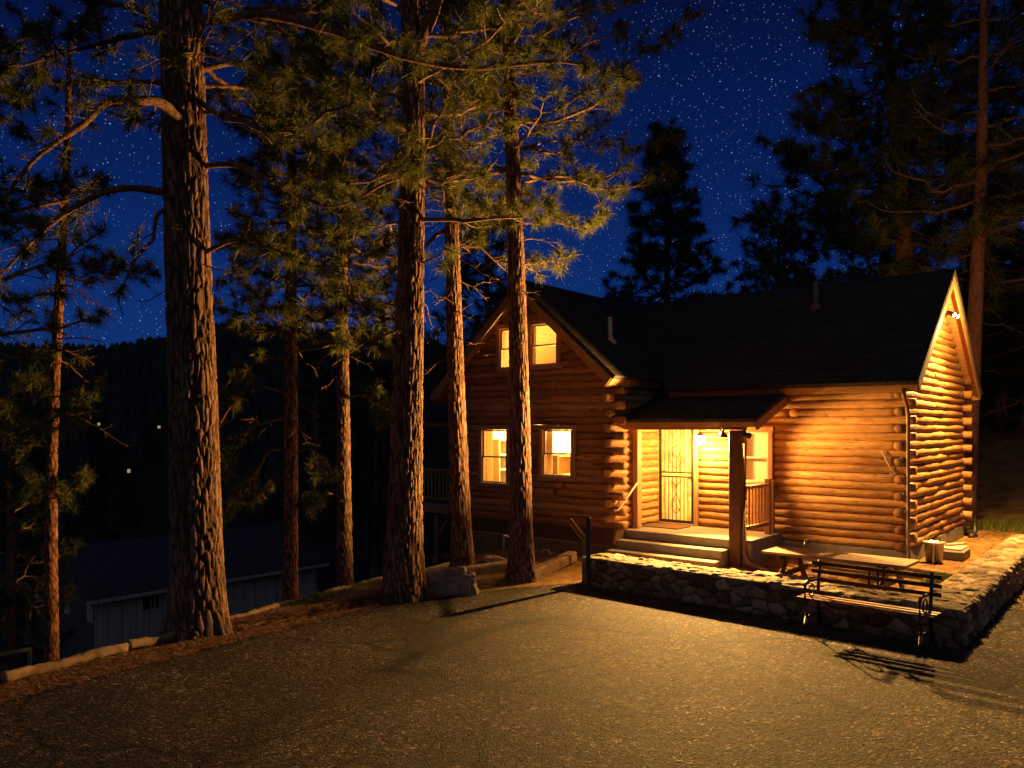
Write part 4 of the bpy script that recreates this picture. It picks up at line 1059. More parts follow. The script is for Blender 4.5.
boulder('boulder', 'small rounded rock at the foot of the pine before the windows', (0.05, 13.75, 0.05), (0.13, 0.11, 0.11), 5.7, 0.4)
for i, (x, y, s) in enumerate([(-2.55, 12.3, 0.10), (-0.75, 13.25, 0.09)]):
    boulder('stone', ['small stone beside the root of the thick middle pine', 'small stone by the right end of the large boulder'][i], (x, y, 0.04), (s * 1.4, s, s * 0.8), 20 + i * 3.3)

# bent pale pipe by the basement wall, planter under the deck, rail and bent pipe on the far left slope
mb = MB(); p = h2w(-1.95, -2.25, -0.05); tube(mb, [p, p + (0, 0, 0.16), p + ES * 0.05 + (0, 0, 0.21), p + ES * 0.17 + (0, 0, 0.21), p + ES * 0.22 + (0, 0, 0.16), p + ES * 0.22], 0.025, 8)
tag(mb.build('bent_pipe', M['galv'], smooth=True), 'bent pale pipe standing at the foot of the basement wall', 'pipe')
pp = at(443, 552, 21.5); pp[2] = gz(pp[0], pp[1]) 
t = thing('flower_tub', 'small tub of yellow green plants on the slope below the deck', 'planter', pp)
mb = MB(); lathe(mb, (0, 0, -0.1), [(0.0, 0), (0.26, 0), (0.32, 0.34), (0.28, 0.34), (0.26, 0.28), (0, 0.26)], 16); mb.build('tub', M['timber'], t, True)
t = thing('slope_railing', 'short pipe railing at the lower left corner beyond the drive', 'railing')
r0_, r1_ = at(-20, 659, 9.6), at(31, 649, 9.9)
mb = MB(); tube(mb, [r0_, r1_], 0.028, 8); mb.build('rail', M['timber'], t, True)
mb = MB(); tube(mb, [r1_ - (0.015, 0, 0), (r1_[0] - 0.015, r1_[1], gz(r1_[0], r1_[1]) - 0.1)], 0.025, 8); mb.build('post', M['timber'], t, True)
q = at(30, 622, 14.0)
mb = MB(); tube(mb, [q - (0, 0, 1.5), q, q + (0, 0, 0.22), q + (0.06, 0, 0.33), q + (0.22, 0, 0.38)], 0.03, 8)
tag(mb.build('bent_pole', M['galv'], smooth=True), 'thin bent metal pole among the dark branches at far left', 'pole')

# ------------------------------------------------------------------ blue shed down the slope
SO = np.array((-17.85, 34.0, -7.1))
SH = thing('shed', 'long low blue grey shed with dark roof down the slope', 'shed', SO, -TH)
SLn, SWd, SE = 11.5, 7.0, 2.65
mb = MB(); bx(mb, -0.12, 0, 0, SLn, -1.5, SE); bx(mb, -SWd, -SWd + 0.12, 0, SLn, -1.5, SE)
mb.build('wall', M['bluewall'], SH)
for y0 in (0.0, SLn - 0.12):
    mb = MB()
    bx(mb, -SWd + 0.122, -0.122, y0 + .002, y0 + 0.118, -1.5, SE)
    mb.add([(-SWd, y0, SE), (0, y0, SE), (-SWd / 2, y0, SE + 1.63), (-SWd, y0 + .12, SE), (0, y0 + .12, SE), (-SWd / 2, y0 + .12, SE + 1.63)], [(0, 1, 2), (3, 5, 4)], [(0, 2, 5, 3), (1, 4, 5, 2)])
    mb.build('gable_wall', M['bluewall'], SH)
mb = MB()
for i in range(20): bx(mb, 0.002, 0.03, 0.3 + i * 0.58, 0.35 + i * 0.58, -1.5, SE - 0.1)
mb.build('batten', M['bluewall'], SH)
for sgn in (1, -1):
    mb = MB(); q = math.hypot(3.5, 1.63)
    beam(mb, (-SWd / 2, SLn / 2, SE + 1.63 + 0.07), (-SWd / 2 + sgn * 3.95, SLn / 2, SE + 1.63 + 0.07 - 1.63 * 3.95 / 3.5), SLn + 1.0, 0.10); mb.build('roof', M['blueroof'], SH)
mb = MB(); bx(mb, 0.44, 0.50, -0.5, SLn + 0.5, SE - 0.30, SE - 0.14); mb.build('gutter', M['bluewall'], SH)
mb = MB(); bx(mb, 0.01, 0.05, 2.0, 2.9, 1.55, 1.63); bx(mb, 0.01, 0.05, 2.0, 2.9, 2.37, 2.45); bx(mb, 0.01, 0.05, 2.0, 2.07, 1.632, 2.368); bx(mb, 0.01, 0.05, 2.83, 2.9, 1.632, 2.368); bx(mb, 0.01, 0.045, 2.42, 2.48, 1.632, 2.368)
wf = mb.build('window', M['white'], SH)
mb = MB(); bx(mb, 0.004, 0.02, 2.07, 2.83, 1.63, 2.37); mb.build('pane', M['black'], wf)
for i, xx in enumerate((-0.55, -2.9)):
    mb = MB(); bx(mb, xx, xx + 0.30, -0.06, -0.003, 1.45, 2.35); bx(mb, xx + 0.38, xx + 0.52, -0.06, -0.003, 1.45, 2.1); o = mb.build('shutter', M['white'], SH)

# ------------------------------------------------------------------ pines
def norm(v): return v / (np.linalg.norm(v) + 1e-9)

class Crown:
    def __init__(s): s.C = []; s.D = []; s.S = []
    def tuft(s, c, d, size): s.C.append(c); s.D.append(d); s.S.append(size)
    def build(s, name, material, parent, rg, k, wid, spread=1.0):
        C = np.array(s.C); D = np.array(s.D); S = np.array(s.S)
        n = len(C); C = np.repeat(C, k, 0); D = np.repeat(D, k, 0); S_ = np.repeat(S, k)
        v = D * rg.uniform(0.15, 0.9, (n * k, 1)) + rg.standard_normal((n * k, 3)) * 0.62 * spread
        v /= np.linalg.norm(v, axis=1)[:, None] + 1e-9
        ln = S_ * rg.uniform(0.65, 1.15, n * k)
        base = C - D * S_[:, None] * rg.uniform(0, 0.55, (n * k, 1))
        sd_ = np.cross(v, rg.standard_normal((n * k, 3))); sd_ /= np.linalg.norm(sd_, axis=1)[:, None] + 1e-9
        w = wid * rg.uniform(0.7, 1.3, (n * k, 1))
        tip = base + v * ln[:, None]; tip[:, 2] -= 0.10 * ln
        V = np.stack((base - sd_ * w, base + sd_ * w, tip), 1).reshape(-1, 3)
        T = np.arange(n * k * 3).reshape(-1, 3)
        tone = np.clip(np.repeat(rg.uniform(0.1, 0.8, n), k) + rg.normal(0, 0.12, n * k), 0, 1)
        dt = np.stack((np.repeat(tone, 3), np.zeros(n * k * 3), np.zeros(n * k * 3)), -1)
        mb = MB(); mb.add(V, T, None, dt)
        return mb.build(name, material, parent)

def smooth_path(pts, n):
    pts = np.asarray(pts, float); m = len(pts)
    t = np.linspace(0, m - 1, n); out = np.zeros((n, 3))
    for i, q in enumerate(t):
        k = min(int(q), m - 2); f = q - k
        p0 = pts[max(k - 1, 0)]; p1 = pts[k]; p2 = pts[k + 1]; p3 = pts[min(k + 2, m - 1)]
        out[i] = 0.5 * (2 * p1 + (p2 - p0) * f + (2 * p0 - 5 * p1 + 4 * p2 - p3) * f * f + (3 * p1 - p0 - 3 * p2 + p3) * f ** 3)
    return out

def dress(wood, crown, path, r0, rg, twigs, twl, ts, start=0.25, bare=0.0, child=2, sides=4, droop=0.0):
    """twigs with needle tufts along a limb"""
    n = len(path)
    for i in range(twigs):
        f = start + (1 - start) * (i + rg.random()) / twigs
        q = f * (n - 1); k = min(int(q), n - 2); p = path[k] + (path[k + 1] - path[k]) * (q - k)
        tg = norm(path[k + 1] - path[k])
        side = norm(np.cross(tg, (0, 0, 1))) * (1 if i % 2 else -1)
        d = norm(tg * rg.uniform(0.3, 0.9) + side * rg.uniform(0.3, 1.1) + np.array((0, 0, rg.uniform(-0.35 - droop, 0.5 - droop))))
        l = twl * rg.uniform(0.5, 1.15) * (1.15 - 0.6 * f)
        isb = rg.random() < bare
        m = 4; tt = np.linspace(0, 1, m)[:, None]
        bend = np.array((0, 0, rg.uniform(-0.25, 0.3))) + rg.standard_normal(3) * 0.12
        tp = p + d * l * tt + bend * l * tt ** 2
        rr = max(r0 * 0.28, 0.006)
        tube(wood, tp, np.linspace(rr, 0.35 * rr, m), sides, False)
        td = norm(tp[-1] - tp[-2])
        if not isb: crown.tuft(tp[-1], td, ts * rg.uniform(0.8, 1.2))
        for c in range(child):
            g = rg.uniform(0.35, 0.9); qp = p + d * l * g + bend * l * g * g
            cd = norm(td + rg.standard_normal(3) * 0.75 + np.array((0, 0, 0.1)))
            cl = l * rg.uniform(0.25, 0.5)
            ce = qp + cd * cl + np.array((0, 0, 0.05 * cl))
            tube(wood, [qp, (qp + ce) / 2 + rg.standard_normal(3) * 0.03 * cl, ce], [rr * 0.6, rr * 0.5, rr * 0.3], 3, False)
            if not isb: crown.tuft(ce, cd, ts * rg.uniform(0.75, 1.15))

def trunk_mesh(path, rad, near, seed, flare=0.35, gs=(5.0, 1.5), depth=0.030):
    mb = MB(); path = np.asarray(path)
    if not near:
        n = 40; P = smooth_path(path, n); r = np.interp(np.linspace(0, 1, n), np.linspace(0, 1, len(rad)), rad)
        f = 1 + flare * np.exp(-(P[:, 2] - P[0, 2]) / 0.5)
        tube(mb, P, r * f, 12, False); return mb, P, r
    H = path[-1][2] - path[0][2]
    n = int(H / 0.024); sides = int(min(170, 2 * PI * rad[0] / 0.0125))
    P = smooth_path(path, n); r = np.interp(np.linspace(0, 1, n), np.linspace(0, 1, len(rad)), rad)
    hz = P[:, 2] - P[0, 2]
    a = np.linspace(0, 2 * PI, sides, endpoint=False)
    G = np.zeros((n, sides))
    fl = 1 + (flare * np.exp(-hz / 0.42))[:, None] * (1 + 0.5 * np.sin(a * 5 + seed)[None, :] * np.exp(-hz / 0.5)[:, None])
    for i in range(n):
        for j in range(sides):
            rr = r[i]
            x = math.cos(a[j]) * rr; y = math.sin(a[j]) * rr; z = hz[i]
            w = mnoise.noise((x * 6, y * 6, z * 2.6 + seed)) * 0.22 + mnoise.noise((x * 17, y * 17, z * 8 + seed)) * 0.08
            d, _ = mnoise.voronoi((x * gs[0] + w * 2 + seed, y * gs[0] + w * 2, z * gs[1] + w * 4))
            G[i, j] = d[1] - d[0]
    g = sst(0.02, 0.32, G)
    R2 = r[:, None] * fl - depth + depth * g * 1.3
    D = np.stack((0.10 + 0.9 * g, np.zeros_like(g), np.zeros_like(g)), -1).reshape(-1, 3)
    tube(mb, P, R2, sides, False, D)
    return mb, P, r

def pine(label, path, rad, zc=(4, 14), nl=40, ll=(2.5, 0.8), twigs=13, twl=0.7, ts=0.19, k=34, wid=0.0045, seed=0, near=False, material='needle', bark='bark', limbs=(), elev=(-12, 30),
         child=3, dead=0, group='pines around the cabin', name='pine_tree', flare=0.35, zmaxpath=None, sector=None, spread=1.0, gs=(5.0, 1.5), depth=0.03, start=0.25):
    rg = np.random.default_rng(seed)
    path = [np.asarray(p, float) for p in path]
    b = path[0].copy()
    root = thing(name, label, 'tree', b, 0, group)
    lp = [p - b for p in path]
    mb, P, r = trunk_mesh(lp, rad, near, seed * 1.7, flare, gs, depth)
    wood = MB(); crown = Crown()
    zz = P[:, 2]
    def onP(z):
        i = int(np.clip(np.searchsorted(zz, z), 1, len(zz) - 1)); return P[i], r[i]
    zl, zh = zc[0] - b[2], zc[1] - b[2]
    for i in range(nl):
        f = (i + rg.random()) / nl
        z = zl + (zh - zl) * f; p, rr = onP(z)
        azm = i * 2.39996 + rg.uniform(-0.5, 0.5)
        if sector is not None: azm = sector[0] + (sector[1] - sector[0]) * rg.random()
        Lm = (ll[0] + (ll[1] - ll[0]) * f) * rg.uniform(0.65, 1.1)
        el = RAD(elev[0] + (elev[1] - elev[0]) * f + rg.uniform(-12, 12))
        d = np.array((math.cos(azm) * math.cos(el), math.sin(azm) * math.cos(el), math.sin(el)))
        m = 9; tt = np.linspace(0, 1, m)[:, None]
        sag = rg.uniform(-0.05, 0.22)
        lat = norm(np.cross(d, (0, 0, 1))) * rg.uniform(-0.22, 0.22)
        lpth = p + d * Lm * tt + np.array((0, 0, 1.0)) * Lm * (-sag * np.sin(tt * PI) * 0.6 + 0.18 * tt ** 3) + lat * Lm * tt ** 2
        lpth[1:-1] += rg.standard_normal((m - 2, 3)) * 0.02 * Lm
        lr = min(0.4 * rr, 0.016 + 0.012 * Lm)
        tube(wood, lpth, np.linspace(lr, 0.3 * lr, m), 6, False)
        dress(wood, crown, lpth, lr, rg, max(3, int(twigs * Lm / ll[0] + 1)), twl, ts, start, 0.08, child)
        crown.tuft(lpth[-1], norm(lpth[-1] - lpth[-2]), ts)
    for i in range(dead):
        z = rg.uniform(0.62 * zl, zl + 0.3 * (zh - zl)); p, rr = onP(z); azm = rg.uniform(0, 6.28)
        Lm = rg.uniform(0.3, 1.2); d = np.array((math.cos(azm), math.sin(azm), rg.uniform(-0.3, 0.25)))
        tt = np.linspace(0, 1, 6)[:, None]; lpth = p + d * Lm * tt + np.array((0, 0, -0.35)) * Lm * tt ** 2; lpth[1:] += rg.standard_normal((5, 3)) * 0.02
        tube(wood, lpth, np.linspace(0.013, 0.004, 6), 4, False); dress(wood, crown, lpth, 0.012, rg, 5, 0.3, ts, 0.3, 1.0, 1, 3)
    # the trunk carries its own small boughs; needles are the crown
    if nl <= 10:
        off = mb.n; mb.V += wood.V; mb.D += wood.D; mb.T += [t_ + off for t_ in wood.T]; mb.Q += [q_ + off for q_ in wood.Q]; mb.n += wood.n
    else:
        wood.build('bough', M['twig'], root, True)
    tr = mb.build('trunk', M[bark], root, True)
    for (pts, r0_, r1_, tw, tl, bare, st) in limbs:
        lb = MB(); q = smooth_path([np.asarray(p) - b for p in pts], 26)
        q[1:-1] += np.cumsum(rg.standard_normal((24, 3)) * 0.006, 0) * np.sin(np.linspace(0, PI, 24))[:, None]
        tube(lb, q, np.linspace(r0_, r1_, 26) * (1 + 0.08 * rg.standard_normal(26)), 9, False)
        dress(lb, crown, q, 0.03, rg, tw, tl, ts, st, bare, child, 4)
        lb.build('limb', M[bark], root, True)
    crown.build('crown', M[material], root, rg, k, wid, spread)
    return root

def V3(*a): return np.array(a, float)
Yb = 10.4
def PX(*pp): return [at(*p) for p in pp]

T2 = [V3(-4.12, 10.46, -0.06), at(193, 400, 10.45), at(186, 200, 10.4), at(181, 0, 10.4), at(177, -200, 10.4)]
pine('largest pine with thick furrowed trunk and sweeping bare limbs at left', T2, [0.34, 0.300, 0.275, 0.265, 0.24], zc=(7.0, 10.8), nl=22, ll=(2.6, 1.8), twigs=13, twl=0.8, ts=0.20, k=46, seed=2, near=True, dead=3, gs=(15, 3.0), depth=0.022,
     limbs=[
         (PX((195, 22, 10.4), (265, 15, 10.2), (335, 32, 10.0), (395, 56, 9.9), (470, 68, 9.8), (560, 62, 9.7), (620, 75, 9.6)), 0.065, 0.012, 26, 0.6, 0.15, 0.25),
         (PX((195, 72, 10.4), (232, 64, 10.6), (275, 78, 10.8), (330, 106, 11.0), (392, 122, 11.2)), 0.042, 0.01, 16, 0.6, 0.2, 0.3),
         (PX((195, 86, 10.4), (250, 92, 10.9), (310, 112, 11.4)), 0.03, 0.008, 8, 0.5, 0.4, 0.3),
         (PX((195, 112, 10.4), (235, 116, 10.2), (262, 130, 10.0), (280, 152, 9.9)), 0.03, 0.008, 7, 0.45, 0.9, 0.2),
         (PX((195, 168, 10.4), (235, 164, 10.3), (275, 182, 10.3), (330, 205, 10.3), (385, 183, 10.3), (410, 176, 10.3)), 0.045, 0.010, 18, 0.55, 0.35, 0.3),
         (PX((195, 258, 10.4), (238, 238, 10.2), (268, 246, 10.1), (300, 262, 10.0)), 0.035, 0.008, 10, 0.5, 0.35, 0.3),
         (PX((172, 28, 10.4), (130, 36, 10.3), (95, 42, 10.2), (40, 58, 10.1), (-10, 75, 10.0)), 0.045, 0.012, 16, 0.6, 0.3, 0.2),
         (PX((178, 118, 10.15), (160, 102, 9.9), (140, 101, 9.7), (110, 103, 9.5), (85, 128, 9.4), (45, 155, 9.3), (15, 185, 9.3), (-8, 218, 9.3)), 0.070, 0.014, 24, 0.5, 0.6, 0.2),
         (PX((170, 82, 10.4), (110, 82, 10.6), (40, 84, 10.8), (-20, 92, 11.0)), 0.040, 0.01, 16, 0.6, 0.25, 0.2),
         (PX((172, 194, 10.4), (130, 187, 10.3), (95, 195, 10.2), (55, 222, 10.1), (20, 255, 10.0), (-12, 288, 10.0)), 0.050, 0.014, 20, 0.5, 0.75, 0.25),
         (PX((170, 208, 10.3), (155, 216, 10.1), (150, 240, 10.0), (132, 262, 9.9), (118, 302, 9.9)), 0.035, 0.008, 10, 0.4, 0.8, 0.3),
         (PX((165, -30, 10.3), (95, 0, 10.0), (82, 18, 9.9), (50, 42, 9.8)), 0.040, 0.01, 10, 0.5, 0.4, 0.3),
     ])

T3 = [V3(-1.72, 12.6, -0.06), at(407, 420, 12.6), at(411, 250, 12.6), at(413, 60, 12.6), at(404, -60, 12.6), at(400, -160, 12.6)]
pine('thick straight pine in the middle, left of the boulder', T3, [0.31, 0.245, 0.205, 0.165, 0.13, 0.10], zc=(6.0, 11.6), nl=28, ll=(2.3, 1.5), twigs=13, twl=0.7, ts=0.20, k=44, seed=3, near=True, dead=12, gs=(16, 3.2), depth=0.020,
     limbs=[(PX((413, 60, 12.6), (425, 35, 12.5), (438, 0, 12.4), (455, -60, 12.4)), 0.11, 0.07, 6, 0.6, 0.3, 0.3),
            (PX((408, 268, 12.6), (440, 255, 12.4), (480, 240, 12.3)), 0.02, 0.006, 8, 0.4, 0.3, 0.4)])

T4 = [V3(-0.90, 14.62, -0.03), at(456, 380, 14.62), at(451, 200, 14.62), at(447, 80, 14.62), at(444, -60, 14.62), at(442, -120, 14.62)]
pine('slim pine behind the boulder in front of the cabin corner', T4, [0.20, 0.155, 0.125, 0.105, 0.08, 0.06], zc=(6.0, 12.0), nl=25, ll=(2.1, 1.0), twigs=13, twl=0.65, ts=0.20, k=40, seed=4, near=True, dead=14, gs=(19, 4.0), depth=0.014,
     limbs=[(PX((449, 180, 14.62), (480, 205, 14.1), (520, 225, 14.0), (550, 215, 14.0)), 0.022, 0.006, 12, 0.45, 0.2, 0.3)])

T5 = [V3(0.165, 13.85, -0.03), at(519, 380, 13.85), at(514, 200, 13.85), at(509, 80, 13.85), at(506, -40, 13.85), at(505, -110, 13.85)]
pine('slim pine standing directly before the cabin windows', T5, [0.215, 0.170, 0.135, 0.105, 0.085, 0.06], zc=(6.9, 12.2), nl=25, elev=(2, 32), ll=(2.4, 1.3), twigs=14, twl=0.7, ts=0.20, k=40, seed=5, near=True, dead=10, gs=(19, 4.0), depth=0.014,
     limbs=[(PX((512, 185, 13.85), (560, 178, 14.3), (610, 190, 14.5), (668, 180, 14.6)), 0.03, 0.006, 20, 0.55, 0.08, 0.3),
            (PX((510, 130, 13.85), (570, 100, 14.3), (630, 60, 14.5), (690, 20, 14.6)), 0.03, 0.006, 22, 0.6, 0.08, 0.3),
            (PX((509, 60, 13.85), (570, 20, 14.0), (640, 0, 14.0), (700, -20, 14.0)), 0.03, 0.006, 22, 0.6, 0.08, 0.2),
            (PX((513, 195, 13.85), (540, 215, 14.0), (580, 225, 13.9), (600, 215, 13.9)), 0.022, 0.006, 14, 0.45, 0.08, 0.3),
            (PX((511, 150, 13.85), (570, 140, 14.6), (630, 150, 14.9), (680, 135, 15.0)), 0.026, 0.006, 20, 0.55, 0.08, 0.3),
            (PX((513, 170, 13.85), (470, 165, 13.9), (430, 180, 13.7), (405, 195, 13.6)), 0.022, 0.006, 14, 0.45, 0.15, 0.3)])

T6 = [V3(-3.70, 13.3, -0.45), at(291, 400, 13.3), at(291, 240, 13.3), at(292, 120, 13.3), at(293, 40, 13.3)]
pine('slim straight pine with orange bark and drooping bare boughs', T6, [0.125, 0.11, 0.085, 0.06, 0.03], zc=(4.3, 9.0), nl=46, ll=(1.55, 0.7), twigs=13, twl=0.6, ts=0.19, k=38, seed=6, near=True, bark='bark_red', dead=10, gs=(18, 7), depth=0.008, flare=0.15,
     limbs=[(PX((289, 450, 13.3), (270, 452, 13.1), (258, 472, 13.0), (235, 500, 12.9), (222, 520, 12.9)), 0.022, 0.005, 12, 0.45, 0.35, 0.4),
            (PX((289, 418, 13.3), (262, 425, 13.1), (240, 440, 13.0), (226, 470, 13.0)), 0.020, 0.005, 14, 0.5, 0.2, 0.3),
            (PX((290, 360, 13.3), (262, 358, 13.1), (240, 376, 13.0), (222, 400, 12.9)), 0.020, 0.005, 12, 0.45, 0.15, 0.3),
            (PX((290, 480, 13.3), (276, 478, 13.4), (262, 492, 13.5), (250, 505, 13.6)), 0.014, 0.004, 8, 0.35, 0.5, 0.3),
            (PX((290, 395, 13.3), (255, 388, 13.4), (228, 410, 13.5), (215, 440, 13.5)), 0.020, 0.005, 14, 0.5, 0.1, 0.3),
            (PX((292, 455, 13.3), (312, 452, 13.1), (322, 480, 13.0)), 0.016, 0.004, 7, 0.4, 0.5, 0.4)])
T7 = [V3(-2.90, 13.85, -0.25), at(343, 400, 13.9), at(342, 250, 13.9), at(346, 120, 13.9), at(348, 20, 13.9)]
pine('slim pine with grey brown bark and bright lower foliage', T7, [0.14, 0.115, 0.09, 0.06, 0.03], zc=(4.6, 9.6), nl=44, ll=(1.5, 0.7), twigs=13, twl=0.6, ts=0.19, k=38, seed=17, near=True, dead=8, gs=(17, 6), depth=0.010, flare=0.2,
     limbs=[(PX((344, 400, 13.9), (360, 395, 13.7), (378, 405, 13.6), (384, 425, 13.5)), 0.018, 0.005, 12, 0.4, 0.05, 0.3),
            (PX((344, 500, 13.9), (330, 492, 13.7), (318, 497, 13.6), (310, 505, 13.6)), 0.014, 0.004, 9, 0.35, 0.05, 0.3),
            (PX((344, 350, 13.9), (368, 340, 13.6), (385, 350, 13.5)), 0.018, 0.005, 10, 0.45, 0.05, 0.3)])
T1 = [V3(-6.79, 11.75, -0.95), at(52, 450, 11.75), at(62, 250, 11.75), at(67, 150, 11.75), at(70, 20, 11.75)]
pine('thin leaning pine at the left frame edge by the edging timber', T1, [0.10, 0.078, 0.060, 0.046, 0.025], zc=(4.8, 8.2), nl=8, ll=(0.9, 0.6), twigs=7, twl=0.45, ts=0.17, k=34, seed=8, near=True, bark='bark_red', dead=16, gs=(20, 8), depth=0.006, flare=0.1,
     limbs=[(PX((50, 470, 11.75), (62, 490, 11.75), (85, 478, 11.85)), 0.012, 0.004, 8, 0.3, 0.1, 0.3), (PX((60, 290, 11.75), (100, 268, 12.0), (150, 275, 12.3)), 0.016, 0.004, 16, 0.45, 0.05, 0.3)])
# pine just outside the frame at left whose boughs reach in
T9 = [V3(-7.9, 10.6, -0.7), V3(-7.85, 10.6, 3), V3(-7.8, 10.6, 7), V3(-7.8, 10.6, 11)]
pine('pine whose boughs reach in from beyond the left frame edge', T9, [0.20, 0.16, 0.13, 0.09], zc=(2.6, 10.5), nl=24, ll=(2.2, 1.7), twigs=13, twl=0.6, ts=0.19, k=38, seed=9, dead=4, sector=(-0.7, 0.9))
# young dense pines on the slope at left and behind the edging
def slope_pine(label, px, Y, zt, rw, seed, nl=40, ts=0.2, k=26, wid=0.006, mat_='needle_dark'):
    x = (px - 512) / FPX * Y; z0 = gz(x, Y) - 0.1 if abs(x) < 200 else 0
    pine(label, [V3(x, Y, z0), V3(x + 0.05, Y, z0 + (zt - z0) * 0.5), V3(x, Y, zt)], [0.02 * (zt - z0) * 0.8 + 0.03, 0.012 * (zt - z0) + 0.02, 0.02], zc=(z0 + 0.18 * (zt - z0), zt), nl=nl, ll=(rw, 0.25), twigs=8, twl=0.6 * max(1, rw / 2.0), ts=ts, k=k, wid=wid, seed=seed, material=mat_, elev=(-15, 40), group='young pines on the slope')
slope_pine('young bushy pine on the slope at far left below the thin trunk', 8, 13.5, 2.6, 1.25, 31, 24, 0.2, 30, 0.005)
slope_pine('dark pine on the slope between the slim trunks and the deck', 375, 27.0, 4.5, 2.2, 33, 40, 0.28, 22, 0.010)
slope_pine('dark bushy pine seen under the deck roof behind the railing', 440, 27.5, 4.2, 2.0, 34, 44, 0.26, 24, 0.009, 'needle')
slope_pine('dark pine on the slope beyond the shed, left of the largest trunk', 110, 44.0, 1.2, 2.6, 35, 44, 0.36, 20, 0.016)
slope_pine('dark pine at the far left beyond the shed gable', 30, 38.0, 2.2, 3.0, 36, 44, 0.36, 20, 0.015)
slope_pine('tall dark pine beyond the shed seen between the slim trunks', 315, 46.0, 6.8, 3.2, 37, 50, 0.38, 20, 0.016)
slope_pine('tall dark pine beyond the shed seen behind the thick middle trunk', 385, 50.0, 9.0, 3.4, 38, 50, 0.4, 20, 0.018)

# pines behind the cabin
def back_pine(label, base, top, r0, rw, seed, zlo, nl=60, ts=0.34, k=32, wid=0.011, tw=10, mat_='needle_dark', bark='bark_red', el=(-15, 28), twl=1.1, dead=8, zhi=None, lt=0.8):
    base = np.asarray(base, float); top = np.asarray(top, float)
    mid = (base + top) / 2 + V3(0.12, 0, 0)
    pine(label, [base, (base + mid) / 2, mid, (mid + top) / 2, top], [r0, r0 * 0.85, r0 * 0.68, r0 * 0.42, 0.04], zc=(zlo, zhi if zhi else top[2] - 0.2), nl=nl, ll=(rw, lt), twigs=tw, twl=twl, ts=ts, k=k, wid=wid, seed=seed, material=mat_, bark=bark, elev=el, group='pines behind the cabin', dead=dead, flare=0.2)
def ux(px, Y): return (px - 512) / FPX * Y
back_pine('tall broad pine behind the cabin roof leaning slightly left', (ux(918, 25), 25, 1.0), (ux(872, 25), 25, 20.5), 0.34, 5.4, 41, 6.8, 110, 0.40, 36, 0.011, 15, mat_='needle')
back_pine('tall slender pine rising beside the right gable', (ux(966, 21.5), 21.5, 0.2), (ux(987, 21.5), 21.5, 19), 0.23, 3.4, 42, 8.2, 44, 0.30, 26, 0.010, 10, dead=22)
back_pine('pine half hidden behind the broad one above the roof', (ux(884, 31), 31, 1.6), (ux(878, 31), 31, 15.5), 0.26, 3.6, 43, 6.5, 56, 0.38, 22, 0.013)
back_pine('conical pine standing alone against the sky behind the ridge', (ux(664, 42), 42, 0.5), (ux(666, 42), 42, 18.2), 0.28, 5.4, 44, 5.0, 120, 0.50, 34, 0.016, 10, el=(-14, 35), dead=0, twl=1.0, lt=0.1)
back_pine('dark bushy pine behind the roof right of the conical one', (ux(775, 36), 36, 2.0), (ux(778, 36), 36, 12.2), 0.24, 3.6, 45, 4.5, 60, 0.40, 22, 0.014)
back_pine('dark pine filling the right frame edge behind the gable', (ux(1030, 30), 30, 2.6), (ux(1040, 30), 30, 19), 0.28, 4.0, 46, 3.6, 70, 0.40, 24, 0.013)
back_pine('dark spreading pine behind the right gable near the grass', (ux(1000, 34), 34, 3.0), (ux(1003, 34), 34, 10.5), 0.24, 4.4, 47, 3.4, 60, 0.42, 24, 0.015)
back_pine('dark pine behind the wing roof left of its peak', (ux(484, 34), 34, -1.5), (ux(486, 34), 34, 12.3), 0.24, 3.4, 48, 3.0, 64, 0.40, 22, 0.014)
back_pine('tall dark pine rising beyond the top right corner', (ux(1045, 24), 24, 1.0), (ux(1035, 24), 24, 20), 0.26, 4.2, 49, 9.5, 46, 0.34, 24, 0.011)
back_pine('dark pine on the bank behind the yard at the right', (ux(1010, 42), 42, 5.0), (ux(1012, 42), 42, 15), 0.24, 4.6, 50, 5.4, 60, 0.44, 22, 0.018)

# ------------------------------------------------------------------ far houses with lit windows on the hillside
for i, p in enumerate(FARH):
    lb = ['upper left of the tiny lit houses on the dark hillside', 'left one of the paired lit houses beside the largest trunk', 'right one of the paired lit houses beside the largest trunk', 'leftmost of three tiny lit houses low in the valley', 'middle one of three tiny lit houses low in the valley', 'rightmost of three tiny lit houses low in the valley'][i]
    t = thing('far_house', lb, 'house', p - (0, 0, 1.6), 0.2 * i, 'tiny lit houses in the valley')
    mb = MB(); bx(mb, -2, 2, 0.4, 4, -6, 2.4); mb.build('wall', M['terrain'], t)
    mb = MB(); mb.add([(-2.3, 0.1, 2.4), (2.3, 0.1, 2.4), (2.3, 2.2, 3.6), (-2.3, 2.2, 3.6), (2.3, 4.3, 2.4), (-2.3, 4.3, 2.4)], None, [(0, 1, 2, 3), (3, 2, 4, 5)]); mb.build('roof', M['terrain'], t)
    mb = MB(); bx(mb, -0.28, 0.28, 0.33, 0.38, 1.3, 1.9); mb.build('window', M['farlight'], t)

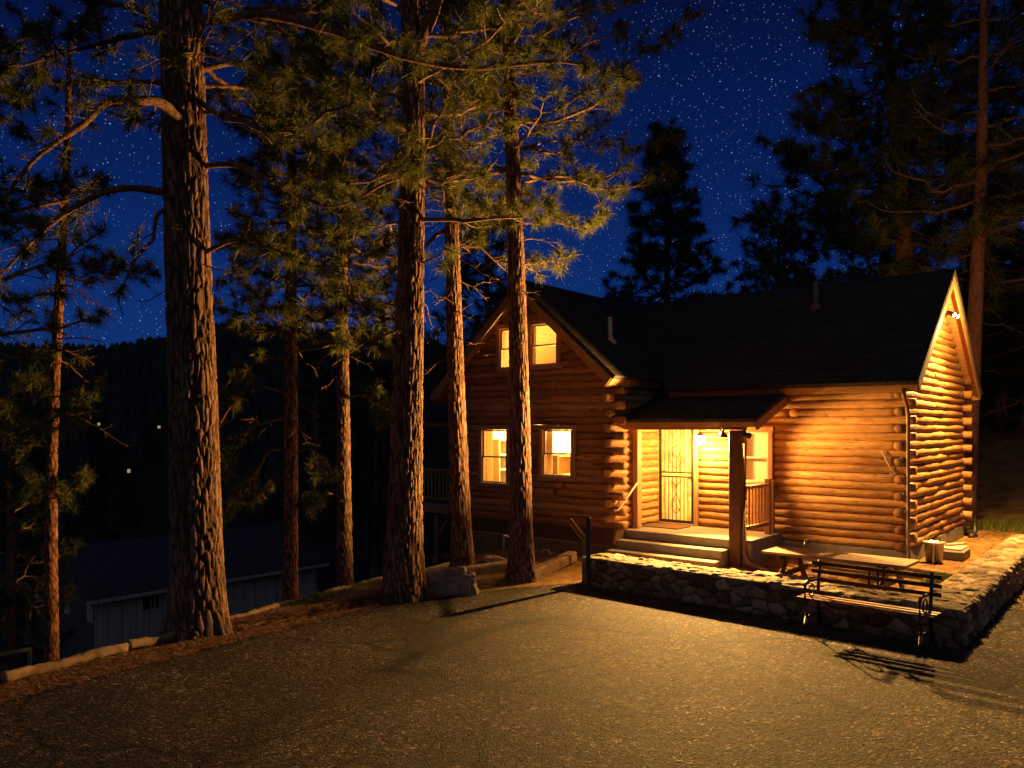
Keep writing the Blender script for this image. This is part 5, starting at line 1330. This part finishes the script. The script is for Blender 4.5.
# ------------------------------------------------------------------ grass and needle litter
def scatter(name, label, cat, pts, k, h, wid, material, flat=False, seed=0):
    rg = np.random.default_rng(seed); n = len(pts)
    C = np.repeat(pts, k, 0); m = n * k
    C = C + np.column_stack((rg.normal(0, 0.035, (m, 2)), np.zeros(m)))
    if flat:
        a = rg.uniform(0, 2 * PI, m); v = np.column_stack((np.cos(a), np.sin(a), rg.uniform(-0.02, 0.22, m)))
    else:
        v = np.column_stack((rg.normal(0, 0.35, (m, 2)), np.ones(m)))
    v /= np.linalg.norm(v, axis=1)[:, None]
    s = np.cross(v, rg.standard_normal((m, 3))) if not flat else np.column_stack((-v[:, 1], v[:, 0], np.zeros(m)))
    s /= np.linalg.norm(s, axis=1)[:, None]
    ln = h * rg.uniform(0.5, 1.2, (m, 1)); w = wid * rg.uniform(0.7, 1.3, (m, 1))
    V = np.stack((C - s * w, C + s * w, C + v * ln), 1).reshape(-1, 3)
    tone = np.repeat(rg.random(m), 3)
    mb = MB(); mb.add(V, np.arange(m * 3).reshape(-1, 3), None, np.stack((tone, tone * 0, tone * 0), -1))
    return tag(mb.build(name, material), label, cat, kind='stuff')
def ground_pts(n, fx, seed, lift=0.0, asphalt=False):
    rg = np.random.default_rng(seed); P = fx(rg, n)
    z = ground_z(P[:, 0], P[:, 1]) + 0.018 * fbm(P[:, 0], P[:, 1], 2.1) + 0.010 * fbm(P[:, 1], P[:, 0], 6.3)
    sdp = sdist(P, ASPH) + 0.07 * fbm(P[:, 0], P[:, 1], 3.7)
    sd0 = sdist(P, ASPH); z = dig(P[:, 0], P[:, 1], z, sd0, sdp)
    z = np.maximum(z, np.where(sd0 > 0, 0.0, -9))
    return np.column_stack((P, z + lift))
def along(a, b, w0, w1):
    a, b = np.array(a, float), np.array(b, float); d = (b - a); nn = np.array((-d[1], d[0])) / np.linalg.norm(d)
    return lambda rg, n: a + d * rg.random((n, 1)) + nn * (w0 + (w1 - w0) * rg.random((n, 1)))
far_edge = h2w(4.2, 7.3, 0)
gp = ground_pts(620, lambda rg, n: np.array([h2w(4.4 + 6.5 * u, 6.3 + 2.2 * v ** 1.5 + 0.5 * u + 0.35 * math.sin(u * 17), 0)[:2] for u, v in rg.random((n, 2))]), 61)
scatter('grass', 'green grass fringe at the back of the lit yard', 'grass', gp, 14, 0.24, 0.007, M['grass'], seed=61)
gp = ground_pts(130, lambda rg, n: np.array([h2w(5.05 + 0.5 * u, -1.35 + 0.6 * v, 0)[:2] for u, v in rg.random((n, 2))]), 62)
scatter('grass', 'small grass patch in the corner behind the bench', 'grass', gp, 12, 0.12, 0.005, M['grass'], seed=62)
gp = ground_pts(260, along((-3.2, 11.6), (-2.0, 13.5), -0.1, 0.35), 63)
scatter('grass', 'mossy grass strip along the edging below the slim trunks', 'grass', gp, 10, 0.07, 0.005, M['grass'], seed=63)
P1 = ground_pts(2600, along((-6.0, 7.7), (-2.1, 13.2), -0.75, 0.05), 64, 0.006)
P2_ = ground_pts(900, along((-2.2, 12.4), (0.3, 14.1), -0.25, 0.8), 65, 0.006)
P3 = ground_pts(1600, lambda rg, n: np.array([h2w(4.7 + 3.4 * u, -1.5 + 8.0 * v, 0)[:2] for u, v in rg.random((n, 2))]), 66, 0.006)
P4 = ground_pts(700, lambda rg, n: np.array([h2w(2.4 + 2.6 * u, -2.6 + 2.3 * v, 0)[:2] for u, v in rg.random((n, 2))]), 67, 0.006)
scatter('bark_chips', 'loose bark chips and cone bits littering the bank beside the drive', 'bark chips', np.vstack((P1, P2_)) + (0, 0, 0.006), 5, 0.075, 0.018, M['litter'], True, 71)
scatter('needle_litter', 'dry pine needle litter on the ground beside the drive', 'needles', np.vstack((P1, P2_, P3, P4)), 9, 0.14, 0.006, M['litter'], True, 68)
P5 = ground_pts(1500, lambda rg, n: np.column_stack((rg.uniform(-6, 6, n), 6 + 8 * rg.random(n) ** 1.2)), 69, 0.004)
P5 = P5[sdist(P5[:, :2], ASPH) > 0.05]
scatter('fallen_needles', 'scattered fallen needles lying over the asphalt drive', 'needles', P5, 2, 0.10, 0.0024, M['litter'], True, 70)
